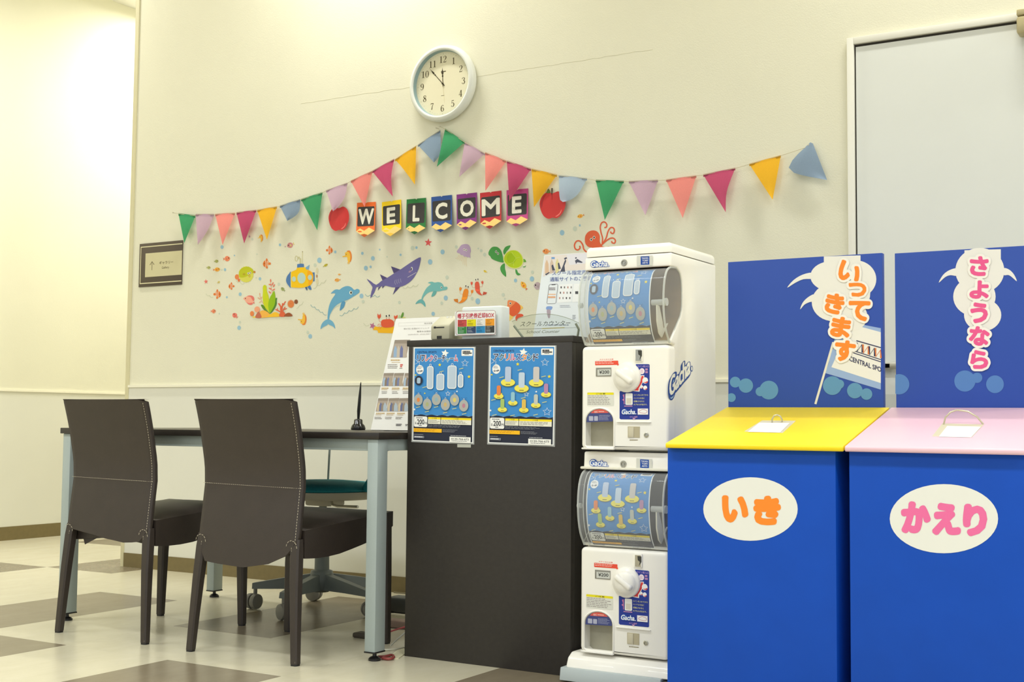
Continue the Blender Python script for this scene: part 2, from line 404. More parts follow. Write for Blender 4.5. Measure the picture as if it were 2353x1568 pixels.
fin('push_bar', bm, STEEL, dr)
slab('lower_shade_panel', dx0 + 0.012, -0.212, WALL_Y - 0.0095, WALL_Y - 0.008, 0.02, 0.885, mat('door_lower_shade', (205, 208, 202), 0.45), dr)  # lower panel darkened to hold the shade below the push bar
CLOSER = mat('champagne_closer', (184, 172, 132), 0.4, metal=0.3)
dc = empty('door_closer', (-0.66, WALL_Y - 0.03, 2.17), 'champagne coloured door closer at the top corner of the pale grey door', 'door closer')
bm = B(); box(bm, -0.752, -0.52, WALL_Y - 0.075, WALL_Y - 0.012, 2.135, 2.195, 0.008); fin('closer_body', bm, CLOSER, dc)
bm = B(); box(bm, -0.752, -0.70, WALL_Y - 0.07, WALL_Y - 0.018, 2.200, 2.222, 0.004); fin('bracket', bm, CLOSER, dc)
bm = B(); tube(bm, [(-0.735, WALL_Y - 0.045, 2.190), (-0.735, WALL_Y - 0.045, 2.203)], 0.012, 10); fin('pivot', bm, CLOSER, dc)

# ================================================================== WALL CLOCK
cc = onY(1014, 191, 4.655); CXw, CZw = cc.x, cc.z
ck = empty('wall_clock', (CXw, WALL_Y, CZw - 0.175), 'round white wall clock with serif numerals above the bunting', 'clock')
CASE = mat('clock_case_white', (232, 234, 226), 0.3); DIAL = mat('clock_dial_cream', (238, 231, 200), 0.5); INNER = mat('clock_inner_ring_shade', (150, 176, 180), 0.4)  # inner ring's blue-grey carries the shadow and reflection inside the rim
bm = B(); lathe(bm, [(0.160, 0), (0.172, -0.008), (0.175, -0.022), (0.171, -0.040), (0.160, -0.047), (0.152, -0.046), (0.149, -0.041)], (CXw, WALL_Y, CZw), 'Y', 64, False)
fin('case', bm, CASE, ck, smooth=True)
bm = B(); lathe(bm, [(0.1492, -0.042), (0.146, -0.020)], (CXw, WALL_Y, CZw), 'Y', 64)
for f in [f for f in bm.faces if len(f.verts) > 4]: bm.faces.remove(f)
fin('inner_ring', bm, INNER, ck, smooth=True)
DY = WALL_Y - 0.021
bm = B(); lathe(bm, [(0.147, 0.0), (0.147, -0.0005)], (CXw, DY, CZw), 'Y', 64); fin('dial', bm, DIAL, ck)
def clk(x, y, l): return Vector((CXw + x, DY - 0.0008 - l * 0.00002, CZw - y))
NUM = (92, 82, 52)
# serif numerals drawn as thick and thin strokes in a unit box (0..0.6 wide, 0..1 high, y down)
DIG = {'1': [([(0.12, .12), (.3, .02)], [.05, .06]), ([(.3, 0), (.3, 1)], .17), ([(.08, .97), (.52, .97)], .06)],
 '2': [([(.08, .28), (.1, .12), (.28, .03), (.46, .1), (.5, .28), (.4, .5), (.2, .75), (.06, .95)], [.1, .07, .06, .1, .17, .12, .06, .06]), ([(.04, .95), (.5, .95), (.54, .74)], [.1, .1, .04])],
 '3': [([(.08, .22), (.14, .08), (.28, .03), (.44, .1), (.46, .26), (.4, .42), (.24, .47)], [.12, .06, .05, .1, .16, .1, .05]), ([(.24, .47), (.42, .52), (.5, .7), (.44, .9), (.26, .97), (.1, .92), (.06, .78)], [.05, .1, .17, .12, .05, .06, .12])],
 '4': [([(.4, 0), (.03, .7)], .06), ([(.02, .7), (.58, .7)], .07), ([(.4, 0), (.4, 1)], .16), ([(.24, .97), (.56, .97)], .05)],
 '5': [([(.12, .05), (.5, .05)], .1), ([(.13, .05), (.1, .45)], .05), ([(.1, .45), (.28, .37), (.46, .48), (.5, .68), (.42, .9), (.24, .97), (.1, .92), (.06, .78)], [.05, .06, .12, .17, .12, .05, .06, .12])],
 '6': [([(.48, .16), (.4, .04), (.24, .06), (.1, .3), (.07, .62), (.14, .88), (.3, .97), (.46, .88), (.52, .68), (.44, .48), (.3, .43), (.12, .55)], [.12, .06, .06, .14, .17, .12, .05, .1, .16, .1, .05, .05])],
 '7': [([(.04, .24), (.08, .05)], .05), ([(.06, .06), (.54, .06)], .11), ([(.54, .06), (.3, .5), (.22, 1)], [.05, .1, .17])],
 '8': [([(.3, .03), (.14, .1), (.1, .25), (.22, .4), (.4, .54), (.5, .72), (.44, .9), (.28, .97), (.1, .9), (.06, .72), (.16, .54), (.38, .4), (.47, .22), (.42, .08), (.3, .03)], [.05, .1, .13, .16, .17, .14, .08, .05, .1, .14, .08, .05, .09, .08, .05])],
 '9': [([(.06, .84), (.16, .96), (.32, .93), (.46, .7), (.5, .38), (.42, .12), (.28, .03), (.12, .1), (.06, .3), (.12, .5), (.28, .57), (.46, .44)], [.12, .06, .06, .14, .17, .12, .05, .1, .16, .1, .05, .05])],
 '0': [([(.3, .02), (.12, .14), (.06, .5), (.12, .86), (.3, .98), (.48, .86), (.54, .5), (.48, .14), (.3, .02)], [.05, .1, .16, .1, .05, .1, .16, .1, .05])]}
for h in range(1, 13):
    P = Print(clk)
    a = math.radians(30 * h); r = 0.112; s = str(h); dh = 0.030; dw = 0.021
    x0 = r * math.sin(a) - dw * len(s) / 2 + (0.002 if h == 1 else 0); y0 = -r * math.cos(a) - dh / 2
    for q, ch in enumerate(s):
        for pts, wd in DIG[ch]:
            ww = [k * dh for k in wd] if isinstance(wd, list) else wd * dh
            P.stroke([(x0 + q * dw + p[0] * dh, y0 + p[1] * dh) for p in pts], ww, NUM, 3 if len(pts) > 3 else 0)
    P.build('numeral', ck)
P = Print(clk)
for k in range(60):
    a = math.radians(6 * k); rr = 0.0014 if k % 5 == 0 else 0.0007
    P.ell(0.137 * math.sin(a), -0.137 * math.cos(a), rr, rr, NUM, 8); P.l = 0
P.lines(-0.012, -0.058, 0.016, -0.052, 1, NUM, 0.8); P.rect(-0.009, 0.053, 0.008, 0.0548, NUM)
P.build('minute_marks', ck)['kind'] = 'stuff'
def hand(name, ang, outline, dl, col):
    a = math.radians(ang); ca, sa = math.cos(a), math.sin(a); Q = Print(lambda x, y, l: clk(x * ca - y * sa, x * sa + y * ca, l + dl))
    for pts in outline: Q.poly(pts, col); Q.l = 0
    Q.build(name, ck)
HB = (62, 54, 36)
hand('hour_hand', -3.5, [[(-.0022, .012), (.0022, .012), (.0016, -.028), (-.0016, -.028)], sm([(0, -.028), (.004, -.036), (.0016, -.042), (.0050, -.047), (.0045, -.056), (.0012, -.066), (0, -.076), (-.0012, -.066), (-.0045, -.056), (-.0050, -.047), (-.0016, -.042), (-.004, -.036)])], 30, HB)
hand('minute_hand', -43, [[(-.0018, .014), (.0018, .014), (.0012, -.060), (-.0012, -.060)], sm([(0, -.056), (.0028, -.062), (.0012, -.068), (.0040, -.074), (.0034, -.082), (.0009, -.094), (0, -.112), (-.0009, -.094), (-.0034, -.082), (-.0040, -.074), (-.0012, -.068), (-.0028, -.062)])], 60, HB)
hand('second_hand', 173, [[(-.0005, .02), (.0005, .02), (.0003, -.09), (-.0003, -.09)]], 90, (196, 178, 120))
bm = B(); lathe(bm, [(0.0, -0.006), (0.004, -0.005), (0.004, 0.0)], (CXw, DY - 0.001, CZw), 'Y', 12); fin('centre_cap', bm, ink(HB), ck)

# ================================================================== GALLERY SIGN
sg0, sg1 = onY(321.5, 661, WALL_Y), onY(421, 552, WALL_Y)
SX0, SX1, SZ0, SZ1 = -5.129, -4.816, 1.461, 1.690
sg = empty('wall_sign', ((SX0 + SX1) / 2, WALL_Y, SZ0), 'brown framed direction sign with arrow on the wall at the left', 'sign')
SBR = mat('sign_brown', (84, 72, 60), 0.5)
bm = B(); box(bm, SX0, SX1, WALL_Y - 0.006, WALL_Y, SZ0, SZ1, 0.001); fin('backboard', bm, SBR, sg)
P = Print(quad((SX0, WALL_Y - 0.0064, SZ1), (SX1, WALL_Y - 0.0064, SZ1), (SX0, WALL_Y - 0.0064, SZ0), (SX1, WALL_Y - 0.0064, SZ0), 100, 73, (0, -1, 0)))
CRM = (226, 218, 178)
P.rect(3, 5, 100, 6.6, CRM); P.rect(3, 66.4, 100, 68, CRM); P.rect(3, 5, 4.6, 68, CRM)
o = P.build('border_line', sg)
P = Print(quad((SX0, WALL_Y - 0.0065, SZ1), (SX1, WALL_Y - 0.0065, SZ1), (SX0, WALL_Y - 0.0065, SZ0), (SX1, WALL_Y - 0.0065, SZ0), 100, 73, (0, -1, 0)))
P.rect(15, 17, 100, 57, (212, 204, 164)); P.build('sign_face', sg)
P = Print(quad((SX0, WALL_Y - 0.0068, SZ1), (SX1, WALL_Y - 0.0068, SZ1), (SX0, WALL_Y - 0.0068, SZ0), (SX1, WALL_Y - 0.0068, SZ0), 100, 73, (0, -1, 0)))
DK = (104, 92, 66)
P.stroke([(31, 46), (31, 32)], 1.0, DK); P.stroke([(26, 37), (31, 31.5), (36, 37)], 1.1, DK); P.build('arrow', sg)
P = Print(quad((SX0, WALL_Y - 0.0068, SZ1), (SX1, WALL_Y - 0.0068, SZ1), (SX0, WALL_Y - 0.0068, SZ0), (SX1, WALL_Y - 0.0068, SZ0), 100, 73, (0, -1, 0)))
P.text('ギャラリー', 48, 32, 80, 37.5, DK, 0.01); P.text('Gallery', 54, 41, 71, 46, DK)
P.build('lettering', sg)

# ================================================================== BUNTING
BC = {'green': (84, 174, 122), 'lilac': (218, 188, 208), 'pink': (252, 160, 152), 'magenta': (208, 94, 130), 'yellow': (253, 198, 62), 'blue': (152, 172, 196), 'pale': (190, 208, 228)}
STRING = mat('cotton_string', (196, 186, 150), 0.8)
def pennant(parent, color, outline, bulge=0.0, tipoff=0.022, hem=True):
    """outline: px TL, TR, then down the right side to the tip and up the left side"""
    TL, TR = outline[0], outline[1]; ymin = (TL[1] + TR[1]) / 2; ymax = max(p[1] for p in outline)
    bm = B(); n = 9
    # rows between the left chain and the right chain
    k = max(range(len(outline)), key=lambda i: outline[i][1] if i > 1 else -1)
    right = [TR] + outline[2:k + 1]; left = [TL] + list(reversed(outline[k:])) if k < len(outline) - 1 else [TL, outline[k]]
    def along(ch, t):
        L = [math.dist(a, b) for a, b in zip(ch, ch[1:])]; d = t * sum(L)
        for (a, b), l in zip(zip(ch, ch[1:]), L):
            if d <= l or (a, b) == (ch[-2], ch[-1]): q = min(d / max(l, 1e-6), 1); return (a[0] + (b[0] - a[0]) * q, a[1] + (b[1] - a[1]) * q)
            d -= l
    right = sm(right, 4, False) if len(right) > 2 else right; left = sm(left, 4, False) if len(left) > 2 else left
    rows = []
    for i in range(n + 1):
        t = i / n; a = along(left, t); b = along(right, t); row = []
        for j in range(6):
            s = j / 5; off = 0.016 + tipoff * t + bulge * math.sin(math.pi * t) * (0.6 + 0.4 * s) + 0.006 * math.sin(3 * s + 2 * t)
            row.append(bm.verts.new(onY(a[0] + (b[0] - a[0]) * s, a[1] + (b[1] - a[1]) * s, WALL_Y - off)))
        rows.append(row)
    for r0, r1 in zip(rows, rows[1:]):
        for j in range(5): bm.faces.new((r0[j], r0[j + 1], r1[j + 1], r1[j]))
    bmesh.ops.remove_doubles(bm, verts=bm.verts[:], dist=1e-5)
    o = fin('pennant', bm, cloth('pennant_' + color, BC[color]), parent, smooth=True)
    o['label'] = {'pale': 'blue'}.get(color, color) + ' cloth pennant'
    if hem:
        bm = B(); h = 5.0; vs = []
        for s in (0, 0.5, 1):
            for dy, of in ((-1.0, 0.0145), (h, 0.0155)):
                vs.append(bm.verts.new(onY(TL[0] + (TR[0] - TL[0]) * (0.0 + s), TL[1] + (TR[1] - TL[1]) * s + dy, WALL_Y - of - 0.005)))
        for q in (0, 2): bm.faces.new((vs[q], vs[q + 2], vs[q + 3], vs[q + 1]))
        c = BC[color]; fin('hem', bm, cloth('pennant_hem_' + color, tuple(int(v * 0.86) for v in c)), o)
    return o
LEFT_B = [('green', [(410, 491), (449, 496), (423.4, 559)]), ('lilac', [(449.5, 492.7), (492, 492.7), (477, 530), (454.5, 563)]), ('pink', [(494.5, 492.7), (540, 490), (511.4, 563)]),
 ('magenta', [(543.5, 489), (589, 483.3), (561, 560)]), ('yellow', [(591, 483.3), (636.4, 475), (613.4, 551.5)]), ('blue', [(643, 473.6), (690.5, 458.3), (688, 484), (678, 497), (660, 508), (654, 495)]),
 ('green', [(691.7, 458.3), (741, 442.4), (729, 529.7)]), ('lilac', [(749.4, 438), (798.4, 420.5), (793, 450), (780, 473), (765.2, 486)]), ('pink', [(806, 416), (856, 393), (848, 430), (838, 476)]),
 ('magenta', [(855.2, 393.6), (906, 365.8), (898.7, 407), (902.6, 452)]), ('yellow', [(907.4, 366.8), (956.3, 335.5), (955, 380), (953.4, 424.4), (924, 385)]), ('blue', [(960.2, 333.5), (1012, 299.3), (1012, 350), (997.4, 373.6)])]
RIGHT_B = [('green', [(1022.8, 296.4), (1067.8, 326.7), (1003.8, 383.4)]), ('lilac', [(1067.8, 327), (1114.7, 353), (1055, 407)]), ('pink', [(1114.7, 350.5), (1163.6, 370), (1115.3, 439)]),
 ('magenta', [(1164.5, 370), (1220.3, 388.3), (1170.4, 462.6)]), ('yellow', [(1221.2, 388.3), (1279.9, 402), (1227, 476.3)]), ('pale', [(1284, 403.3), (1349, 410.4), (1330, 444), (1314, 458), (1301, 463), (1286.6, 459)]),
 ('green', [(1369, 414), (1433.5, 416.2), (1389.7, 505.8)]), ('lilac', [(1444.8, 417), (1512, 414), (1483, 495)]), ('pink', [(1530.5, 413.4), (1600.2, 404), (1568.7, 501.2)]),
 ('magenta', [(1616, 401.8), (1689.6, 386.5), (1670, 440), (1667.6, 488)]), ('yellow', [(1721.7, 377.3), (1794.2, 357.4), (1775.3, 459.3)]), ('blue', [(1862, 327), (1868, 330), (1900.7, 414), (1811.4, 389)])]
def bunting(items, label, ends):
    p0 = onY(*ends[0], WALL_Y); root = empty('bunting', (p0.x, WALL_Y, p0.z), label, 'bunting', 'pastel pennant buntings on the wall')
    pts = [ends[0]]
    for c, o in items:
        if c == 'blue' and o[0] == (1862, 327): continue
        pts += [(o[0][0], o[0][1] + 0.5), (o[1][0], o[1][1] + 0.5)]
    pts.append(ends[1]); bm = B(); tube(bm, [onY(x, y, WALL_Y - 0.0205) for x, y in pts], 0.0011, 5); fin('string', bm, STRING, root)
    for i, (c, o) in enumerate(items): pennant(root, c, o, bulge=random.uniform(0.0, 0.014), tipoff=random.uniform(0.008, 0.026), hem=not (c == 'blue' and o[0] == (1862, 327)))
    for e in ends:
        bm = B(); p = onY(*e, WALL_Y); lathe(bm, [(0.0, -0.022), (0.004, -0.021), (0.004, -0.018), (0.0012, -0.017), (0.0012, -0.002)], (p.x, WALL_Y, p.z), 'Y', 10); fin('push_pin', bm, mat('clear_pin', (200, 194, 170), 0.3), root)
    return root
bunting(LEFT_B, 'string of twelve pastel pennants climbing from the gallery sign up to the clock', [(404, 490), (1008, 296)])
# curled-over tail of the blue pennant of the left string
bunting(RIGHT_B, 'string of twelve pastel pennants sagging from below the clock towards the door', [(1016, 293), (1862, 336)])

# ================================================================== WELCOME CARDS AND APPLES
def bil(q, u, v):
    TL, TR, BR, BL = q
    return (TL[0] * (1 - u) * (1 - v) + TR[0] * u * (1 - v) + BR[0] * u * v + BL[0] * (1 - u) * v, TL[1] * (1 - u) * (1 - v) + TR[1] * u * (1 - v) + BR[1] * u * v + BL[1] * (1 - u) * v)
CARDS = [('W', 'orange', (232, 108, 44), [(820.4, 466.4), (863.7, 463.9), (861, 530.2), (818.4, 532)], (837.2, 545.3)),
 ('E', 'yellow', (246, 208, 20), [(877.5, 464.9), (921.9, 458.6), (921.7, 526), (877.5, 530.7)], (897.9, 542.9)),
 ('L', 'green', (40, 118, 58), [(934.4, 458.6), (979, 454.7), (977.7, 524), (932.4, 525.6)], (952, 538.8)),
 ('C', 'blue', (48, 84, 152), [(991, 453.1), (1038.5, 448), (1038.5, 517.9), (991.6, 521.5)], (1013.7, 533.7)),
 ('O', 'purple', (130, 52, 128), [(1049, 447.5), (1096, 442.4), (1095.1, 511.2), (1049.6, 516.8)], (1072, 528.8)),
 ('M', 'red', (190, 50, 56), [(1103, 443.8), (1152, 438.2), (1152, 507.8), (1103.8, 514)], (1126, 526)),
 ('E', 'magenta', (190, 70, 132), [(1164, 437.4), (1213.7, 433.2), (1212.9, 504.2), (1163.8, 509.2)], (1187, 520.4))]
for ch, cn, col, q, tip in CARDS:
    def cmap(x, y, l, q=q, tip=tip):
        v = y / 100.0; u = x / 100.0
        if v <= 1: p = bil(q, u, v)
        else:   # the pointed end below the shoulders
            e = bil(q, u, 1); tt = (v - 1) / 0.18; p = (e[0] + (tip[0] - e[0]) * 0 + 0, e[1] + (tip[1] - (q[2][1] + q[3][1]) / 2) * tt)
        off = 0.004 + 0.026 * max(0, v) ** 1.6
        return onY(p[0], p[1], WALL_Y - off - l * 0.0001)
    P = Print(cmap)
    P.poly([(0, 0), (45, 0), (50, 3), (55, 0), (100, 0), (100, 100), (44, 118), (0, 100)], col)
    P.poly([(0, 100), (20, 90), (43, 99), (68, 88), (100, 100), (60, 113), (44, 116), (24, 110)], (246, 206, 124))
    P.poly([(24, 110.2), (44, 108), (62, 111.8), (44, 118)], tuple(int(c * 0.8) for c in col) if cn != 'yellow' else (236, 190, 70))
    P.rrect(5, 15, 94, 83, 5, (56, 54, 52)); P.l = 4
    lx = {'W': (9, 92), 'M': (7, 93), 'L': (33, 68), 'O': (17, 85), 'C': (19, 78), 'E': (25, 70)}[ch]
    P.text(ch, lx[0], 22, lx[1], 77, (226, 222, 204), 0.05)
    for k in range(9):   # chalk flecks
        x = random.uniform(*lx); y = random.uniform(24, 75); P.poly([(x, y), (x + 4, y - 1.5), (x + 4.5, y - 0.6)], (96, 94, 88)); P.l -= 1
    P.build('letter_card', cuts=[12 * k for k in range(1, 10)], label='%s pencil shaped paper card with chalk letter %s%s' % (cn, ch, ''), cat='letter card', group='welcome cards on the wall')
def apple(px, label, leaf=True):
    x0, y0, x1, y1 = px
    def am(x, y, l): return onY(x0 + (x1 - x0) * x, y0 + (y1 - y0) * y, WALL_Y - 0.010 - 0.020 * y - l * 0.0002)
    P = Print(am)
    P.blob([(.47, .07), (.3, .02), (.1, .18), (0, .42), (.04, .68), (.16, .9), (.34, 1.0), (.5, .96), (.68, .97), (.86, .82), (.99, .55), (.99, .3), (.9, .1), (.72, .0), (.56, .05)], (196, 52, 50), 4)
    P.blob([(.1, .55), (.14, .3), (.26, .1), (.14, .2), (.04, .42), (.05, .62)], (168, 44, 48)); P.blob([(.6, .92), (.76, .8), (.84, .66), (.82, .78), (.7, .9)], (232, 120, 112))
    if leaf:
        P.stroke([(.47, .12), (.48, -.12)], [.03, .06], (62, 50, 34)); P.blob([(.42, .04), (.34, -.1), (.28, .0), (.26, .06)], (96, 116, 52)); P.stroke([(.47, .3), (.47, .08)], .012, (140, 40, 44))
    return P.build('apple_cutout', cuts=None, label=label, cat='paper apple', group='red paper apples beside the welcome cards')
apple((755, 475, 802, 531), 'red paper apple left of the orange letter card, its top behind a lilac pennant', leaf=False)
apple((1240, 440, 1299.5, 503), 'red paper apple with stem right of the magenta letter card')

# ================================================================== SEA STICKERS ON THE WALL
SP = WALL_Y - 0.0006
ZA, ZB, ZC, ZD = (460, 480, 7.838), (460, 620, 8.712), (640, 520, 8.7125), (680, 640, 9.05)
ZE, ZF, ZG, ZK = (830, 540, 8.7125), (940, 540, 7.843), (1200, 420, 7.842), (1140, 570, 7.127)
SEA = 'sea creature stickers on the wall'
def stk(z): return Print(planeY(SP), z)
BLK, WHT = (36, 32, 28), (244, 242, 228)
def eyes(P, *pts, r=10, w=1.7):
    for x, y in pts: P.ell(x, y, r * w * 0.8, r * w, WHT, 14)
    for x, y in pts: P.ell(x, y, r * 0.6, r, BLK, 12)
# --- small fish of one pattern
def fish(z, x, y, w_, h, col, d=1, rot=0.0, label='', tail=None, eye=True):
    P = stk(z); c, s = math.cos(rot), math.sin(rot)
    def R(u, v): u *= d; return (x + u * c - v * s, y + u * s + v * c)
    t = tail or tuple(int(k * 0.9) for k in col)
    P.poly([R(-0.28 * w_, 0), R(-0.5 * w_, -0.34 * h), R(-0.44 * w_, 0), R(-0.5 * w_, 0.34 * h)], t)
    P.poly(sm([R(-0.3 * w_, 0), R(-0.1 * w_, -0.45 * h), R(0.22 * w_, -0.48 * h), R(0.5 * w_, -0.02 * h), R(0.22 * w_, 0.48 * h), R(-0.1 * w_, 0.45 * h)], 4), col)
    P.poly(sm([R(-0.08 * w_, 0.1 * h), R(0.02 * w_, -0.2 * h), R(0.12 * w_, 0.1 * h), R(0.0, 0.3 * h)], 3), t)
    if eye: P.ell(*R(0.29 * w_, -0.1 * h), 0.075 * h + 1.5, 0.1 * h + 1.5, BLK, 10)
    P.build('fish_sticker', label=label, cat='wall sticker', group=SEA)
fish(ZA, 475, 900, 130, 92, (240, 140, 100), 1, -0.1, 'small coral pink fish sticker above the yellow-green pufferfish, facing right')
fish(ZA, 288, 946, 82, 56, (178, 180, 104), 1, -0.1, 'upper of two tiny olive fish stickers left of the pufferfish')
fish(ZA, 148, 1060, 78, 52, (182, 184, 112), 1, 0, 'lower of two tiny olive fish stickers at the far left of the sea scene')
fish(ZA, 295, 1095, 130, 70, (244, 178, 66), 1, -0.1, 'small golden fish sticker with orange tail left of the pufferfish', (226, 120, 60))
fish(ZA, 330, 1325, 60, 36, (214, 196, 116), 1, -0.6, 'tiny pale yellow fish sticker below the pufferfish and right of the pink starfish', eye=False)
fish(ZA, 1630, 652, 140, 92, (206, 138, 138), -1, -0.4, 'small mauve fish sticker with yellow tail above the submarine', (222, 196, 120))
fish(ZA, 1492, 1452, 96, 56, (166, 176, 112), -1, 0.75, 'tiny olive fish sticker diving between the seaweed and the submarine')
fish(ZC, 938, 786, 110, 46, (196, 182, 60), 1, -0.5, 'tiny mustard fish sticker right of the submarine, nose up')
fish(ZC, 1222, 967, 66, 34, (236, 176, 96), -1, 0.0, 'tiniest orange fish sticker just above the orange fish over the blue dolphin', eye=False)
fish(ZC, 1182, 1078, 124, 66, (242, 172, 84), -1, -0.1, 'small orange fish sticker directly above the big blue dolphin, facing left')
fish(ZB, 262, 832, 104, 82, (236, 150, 110), 1, 0, 'small faded red fish sticker at the lower left of the sea scene', (232, 110, 72))
fish(ZB, 700, 922, 130, 92, (238, 126, 110), -1, 0.72, 'small striped pink fish sticker left of the seaweed bed, swimming up')
fish(ZF, 1375, 660, 76, 36, (238, 208, 74), -1, 0.5, 'tiny yellow fish sticker between the turtle and the red lobster')
fish(ZF, 2072, 918, 180, 84, (248, 184, 66), -1, 0.95, 'yellow fish sticker with orange tail below the turtle, diving to the left', (226, 112, 52))
fish(ZG, 440, 1238, 150, 90, (240, 150, 84), -1, 0, 'small orange fish sticker just above the school shop notice')
fish(ZG, 1055, 600, 135, 66, (246, 186, 80), -1, -0.3, 'small yellow fish sticker below the pale blue pennant, right of the apple', (222, 130, 60))
fish(ZK, 690, 622, 150, 120, (192, 172, 176), -1, 0, 'pale mauve fish sticker half hidden behind the school shop notice')
# --- clownfish
def clown(z, x, y, k, d, label):
    P = stk(z); O = (232, 126, 56)
    def R(u, v): return (x + d * u * k, y + v * k)
    P.ell(*R(-56, 4), 22 * k, 24 * k, O, 14); P.blob([R(-52, 0), R(-34, -12), R(-34, 18)], O)
    P.blob([R(-8, -90), R(8, -84), R(10, -50), R(-20, -44), R(-18, -70)], O); P.blob([R(-30, -44), R(-16, -52), R(-12, -20), R(-32, -18)], O)
    P.blob([R(-12, 92), R(-24, 74), R(-14, 44), R(12, 56), R(6, 84)], O)
    P.blob([R(-40, 0), R(-12, -48), R(30, -54), R(64, -6), R(60, 34), R(34, 62), R(-6, 58), R(-34, 24)], O)
    P.stroke([R(18, -52), R(8, 0), R(16, 60)], 9 * k, WHT, 4); P.stroke([R(-14, -46), R(-22, 4), R(-14, 50)], 8 * k, WHT, 4)
    P.ell(*R(42, 2), 6 * k, 8 * k, BLK, 10); P.build('clownfish_sticker', label=label, cat='wall sticker', group=SEA)
clown(ZA, 1195, 985, 1.0, -1, 'orange striped clownfish sticker above right of the pufferfish, facing left')
clown(ZA, 560, 1392, 0.75, -1, 'small orange striped clownfish sticker below the pufferfish, facing left')
clown(ZB, 345, 488, 1.05, 1, 'orange striped clownfish sticker at the left edge, facing right')
clown(ZC, 1022, 478, 0.95, 1, 'orange striped clownfish sticker above right of the submarine, below the apple')
# --- pufferfish
P = stk(ZA); pts = []
for k in range(40):
    a = 2 * math.pi * k / 40; r = 1.0 if k % 2 else 1.09; pts.append((826 + 128 * r * math.cos(a), 1182 + 138 * r * math.sin(a)))
P.ell(662, 1228, 38, 48, (232, 136, 78)); P.ell(697, 1288, 22, 28, (228, 122, 70)); P.ell(972, 1140, 26, 20, (200, 134, 50))
P.poly(pts, (222, 218, 92)); P.blob([(705, 1225), (705, 1120), (780, 1055), (870, 1045), (945, 1090), (955, 1150), (900, 1185), (820, 1225), (760, 1240)], (196, 200, 36))
P.ell(790, 1180, 26, 20, (186, 170, 40)); eyes(P, (866, 1164), (903, 1154), r=12); P.ring(887, 1211, 17, 22, 6, (196, 136, 60))
P.build('pufferfish_sticker', label='spiky yellow-green pufferfish sticker at the left of the wall', cat='wall sticker', group=SEA)
# --- seahorses
def seahorse(z, x, y, k, flip, label):
    P = stk(z); R = lambda u, v: (x + u * k, y + flip * v * k); O, D = (248, 194, 66), (234, 138, 58)
    P.blob([R(-20, -120), R(40, -128), R(74, -60), R(80, 30), R(52, 104), R(28, 60), R(50, 0), R(36, -70), R(0, -96)], D)
    P.blob([R(-58, -80), R(-20, -104), R(22, -92), R(46, -30), R(48, 40), R(30, 104), R(10, 128), R(4, 100), R(-8, 60), R(-14, 10), R(-46, -2), R(-104, 4), R(-106, -14), R(-60, -26), R(-56, -52)], O)
    P.stroke([R(36, 96), R(30, 134), R(2, 138), R(-4, 114), R(16, 108)], 10 * k, O, 3); P.ell(*R(-34, -50), 7 * k, 9 * k, BLK, 10)
    P.build('seahorse_sticker', label=label, cat='wall sticker', group=SEA)
seahorse(ZA, 1092, 530, 0.5, 1, 'smallest yellow seahorse sticker, peeping out between the magenta and yellow pennants')
seahorse(ZC, 1388, 615, 0.98, 1, 'yellow seahorse sticker with orange crest below the orange letter card')
seahorse(ZB, 2056, 992, 0.9, -1, 'yellow seahorse sticker turned upside down beside the seaweed bed')
# --- submarine
P = stk(ZC); Y1, BL1, GL = (250, 200, 20), (84, 126, 180), (190, 214, 204)
P.ring(357, 648, 32, 58, 12, (206, 200, 150)); P.rect(382, 612, 424, 652, (206, 200, 156)); P.rect(420, 640, 452, 745, (206, 200, 156)); P.rect(472, 520, 484, 748, (214, 208, 160)); P.ell(480, 512, 8, 11, (150, 132, 80), 8)
P.ell(770, 890, 24, 60, (222, 214, 178)); P.ell(772, 1110, 24, 64, (222, 214, 178)); P.ell(767, 1000, 16, 32, (186, 140, 100))
P.poly([(536, 830), (622, 772), (604, 868), (545, 862)], (130, 176, 208)); P.rect(676, 926, 722, 1102, BL1); P.blob([(530, 1222), (568, 1214), (578, 1282), (556, 1276)], (70, 100, 140)); P.blob([(578, 1198), (628, 1186), (660, 1268), (610, 1262)], BL1)
P.poly([(372, 836), (374, 762), (440, 750), (506, 756), (508, 826)], BL1)
P.blob([(170, 1020), (245, 925), (360, 868), (368, 834), (530, 824), (552, 862), (640, 900), (690, 960), (692, 1080), (636, 1180), (520, 1224), (380, 1234), (240, 1216), (180, 1150), (155, 1080)], Y1)
P.blob([(590, 880), (660, 925), (690, 1000), (680, 1100), (630, 1172), (590, 1190), (600, 1100), (560, 1040), (575, 960)], (250, 172, 30))
P.blob([(150, 1082), (170, 1005), (215, 945), (246, 925), (246, 1218), (200, 1190), (165, 1140)], BL1); P.rect(243, 928, 256, 1218, (238, 220, 120))
P.ell(460, 1040, 84, 112, (222, 218, 150), 30); P.ell(460, 1040, 78, 104, GL, 30); P.ell(307, 1060, 44, 54, (222, 218, 150)); P.ell(307, 1060, 36, 46, GL); P.ell(629, 1027, 46, 56, (222, 218, 150)); P.ell(629, 1027, 38, 48, GL)
P.build('submarine_sticker', label='yellow submarine sticker with blue nose and round portholes', cat='wall sticker', group=SEA)
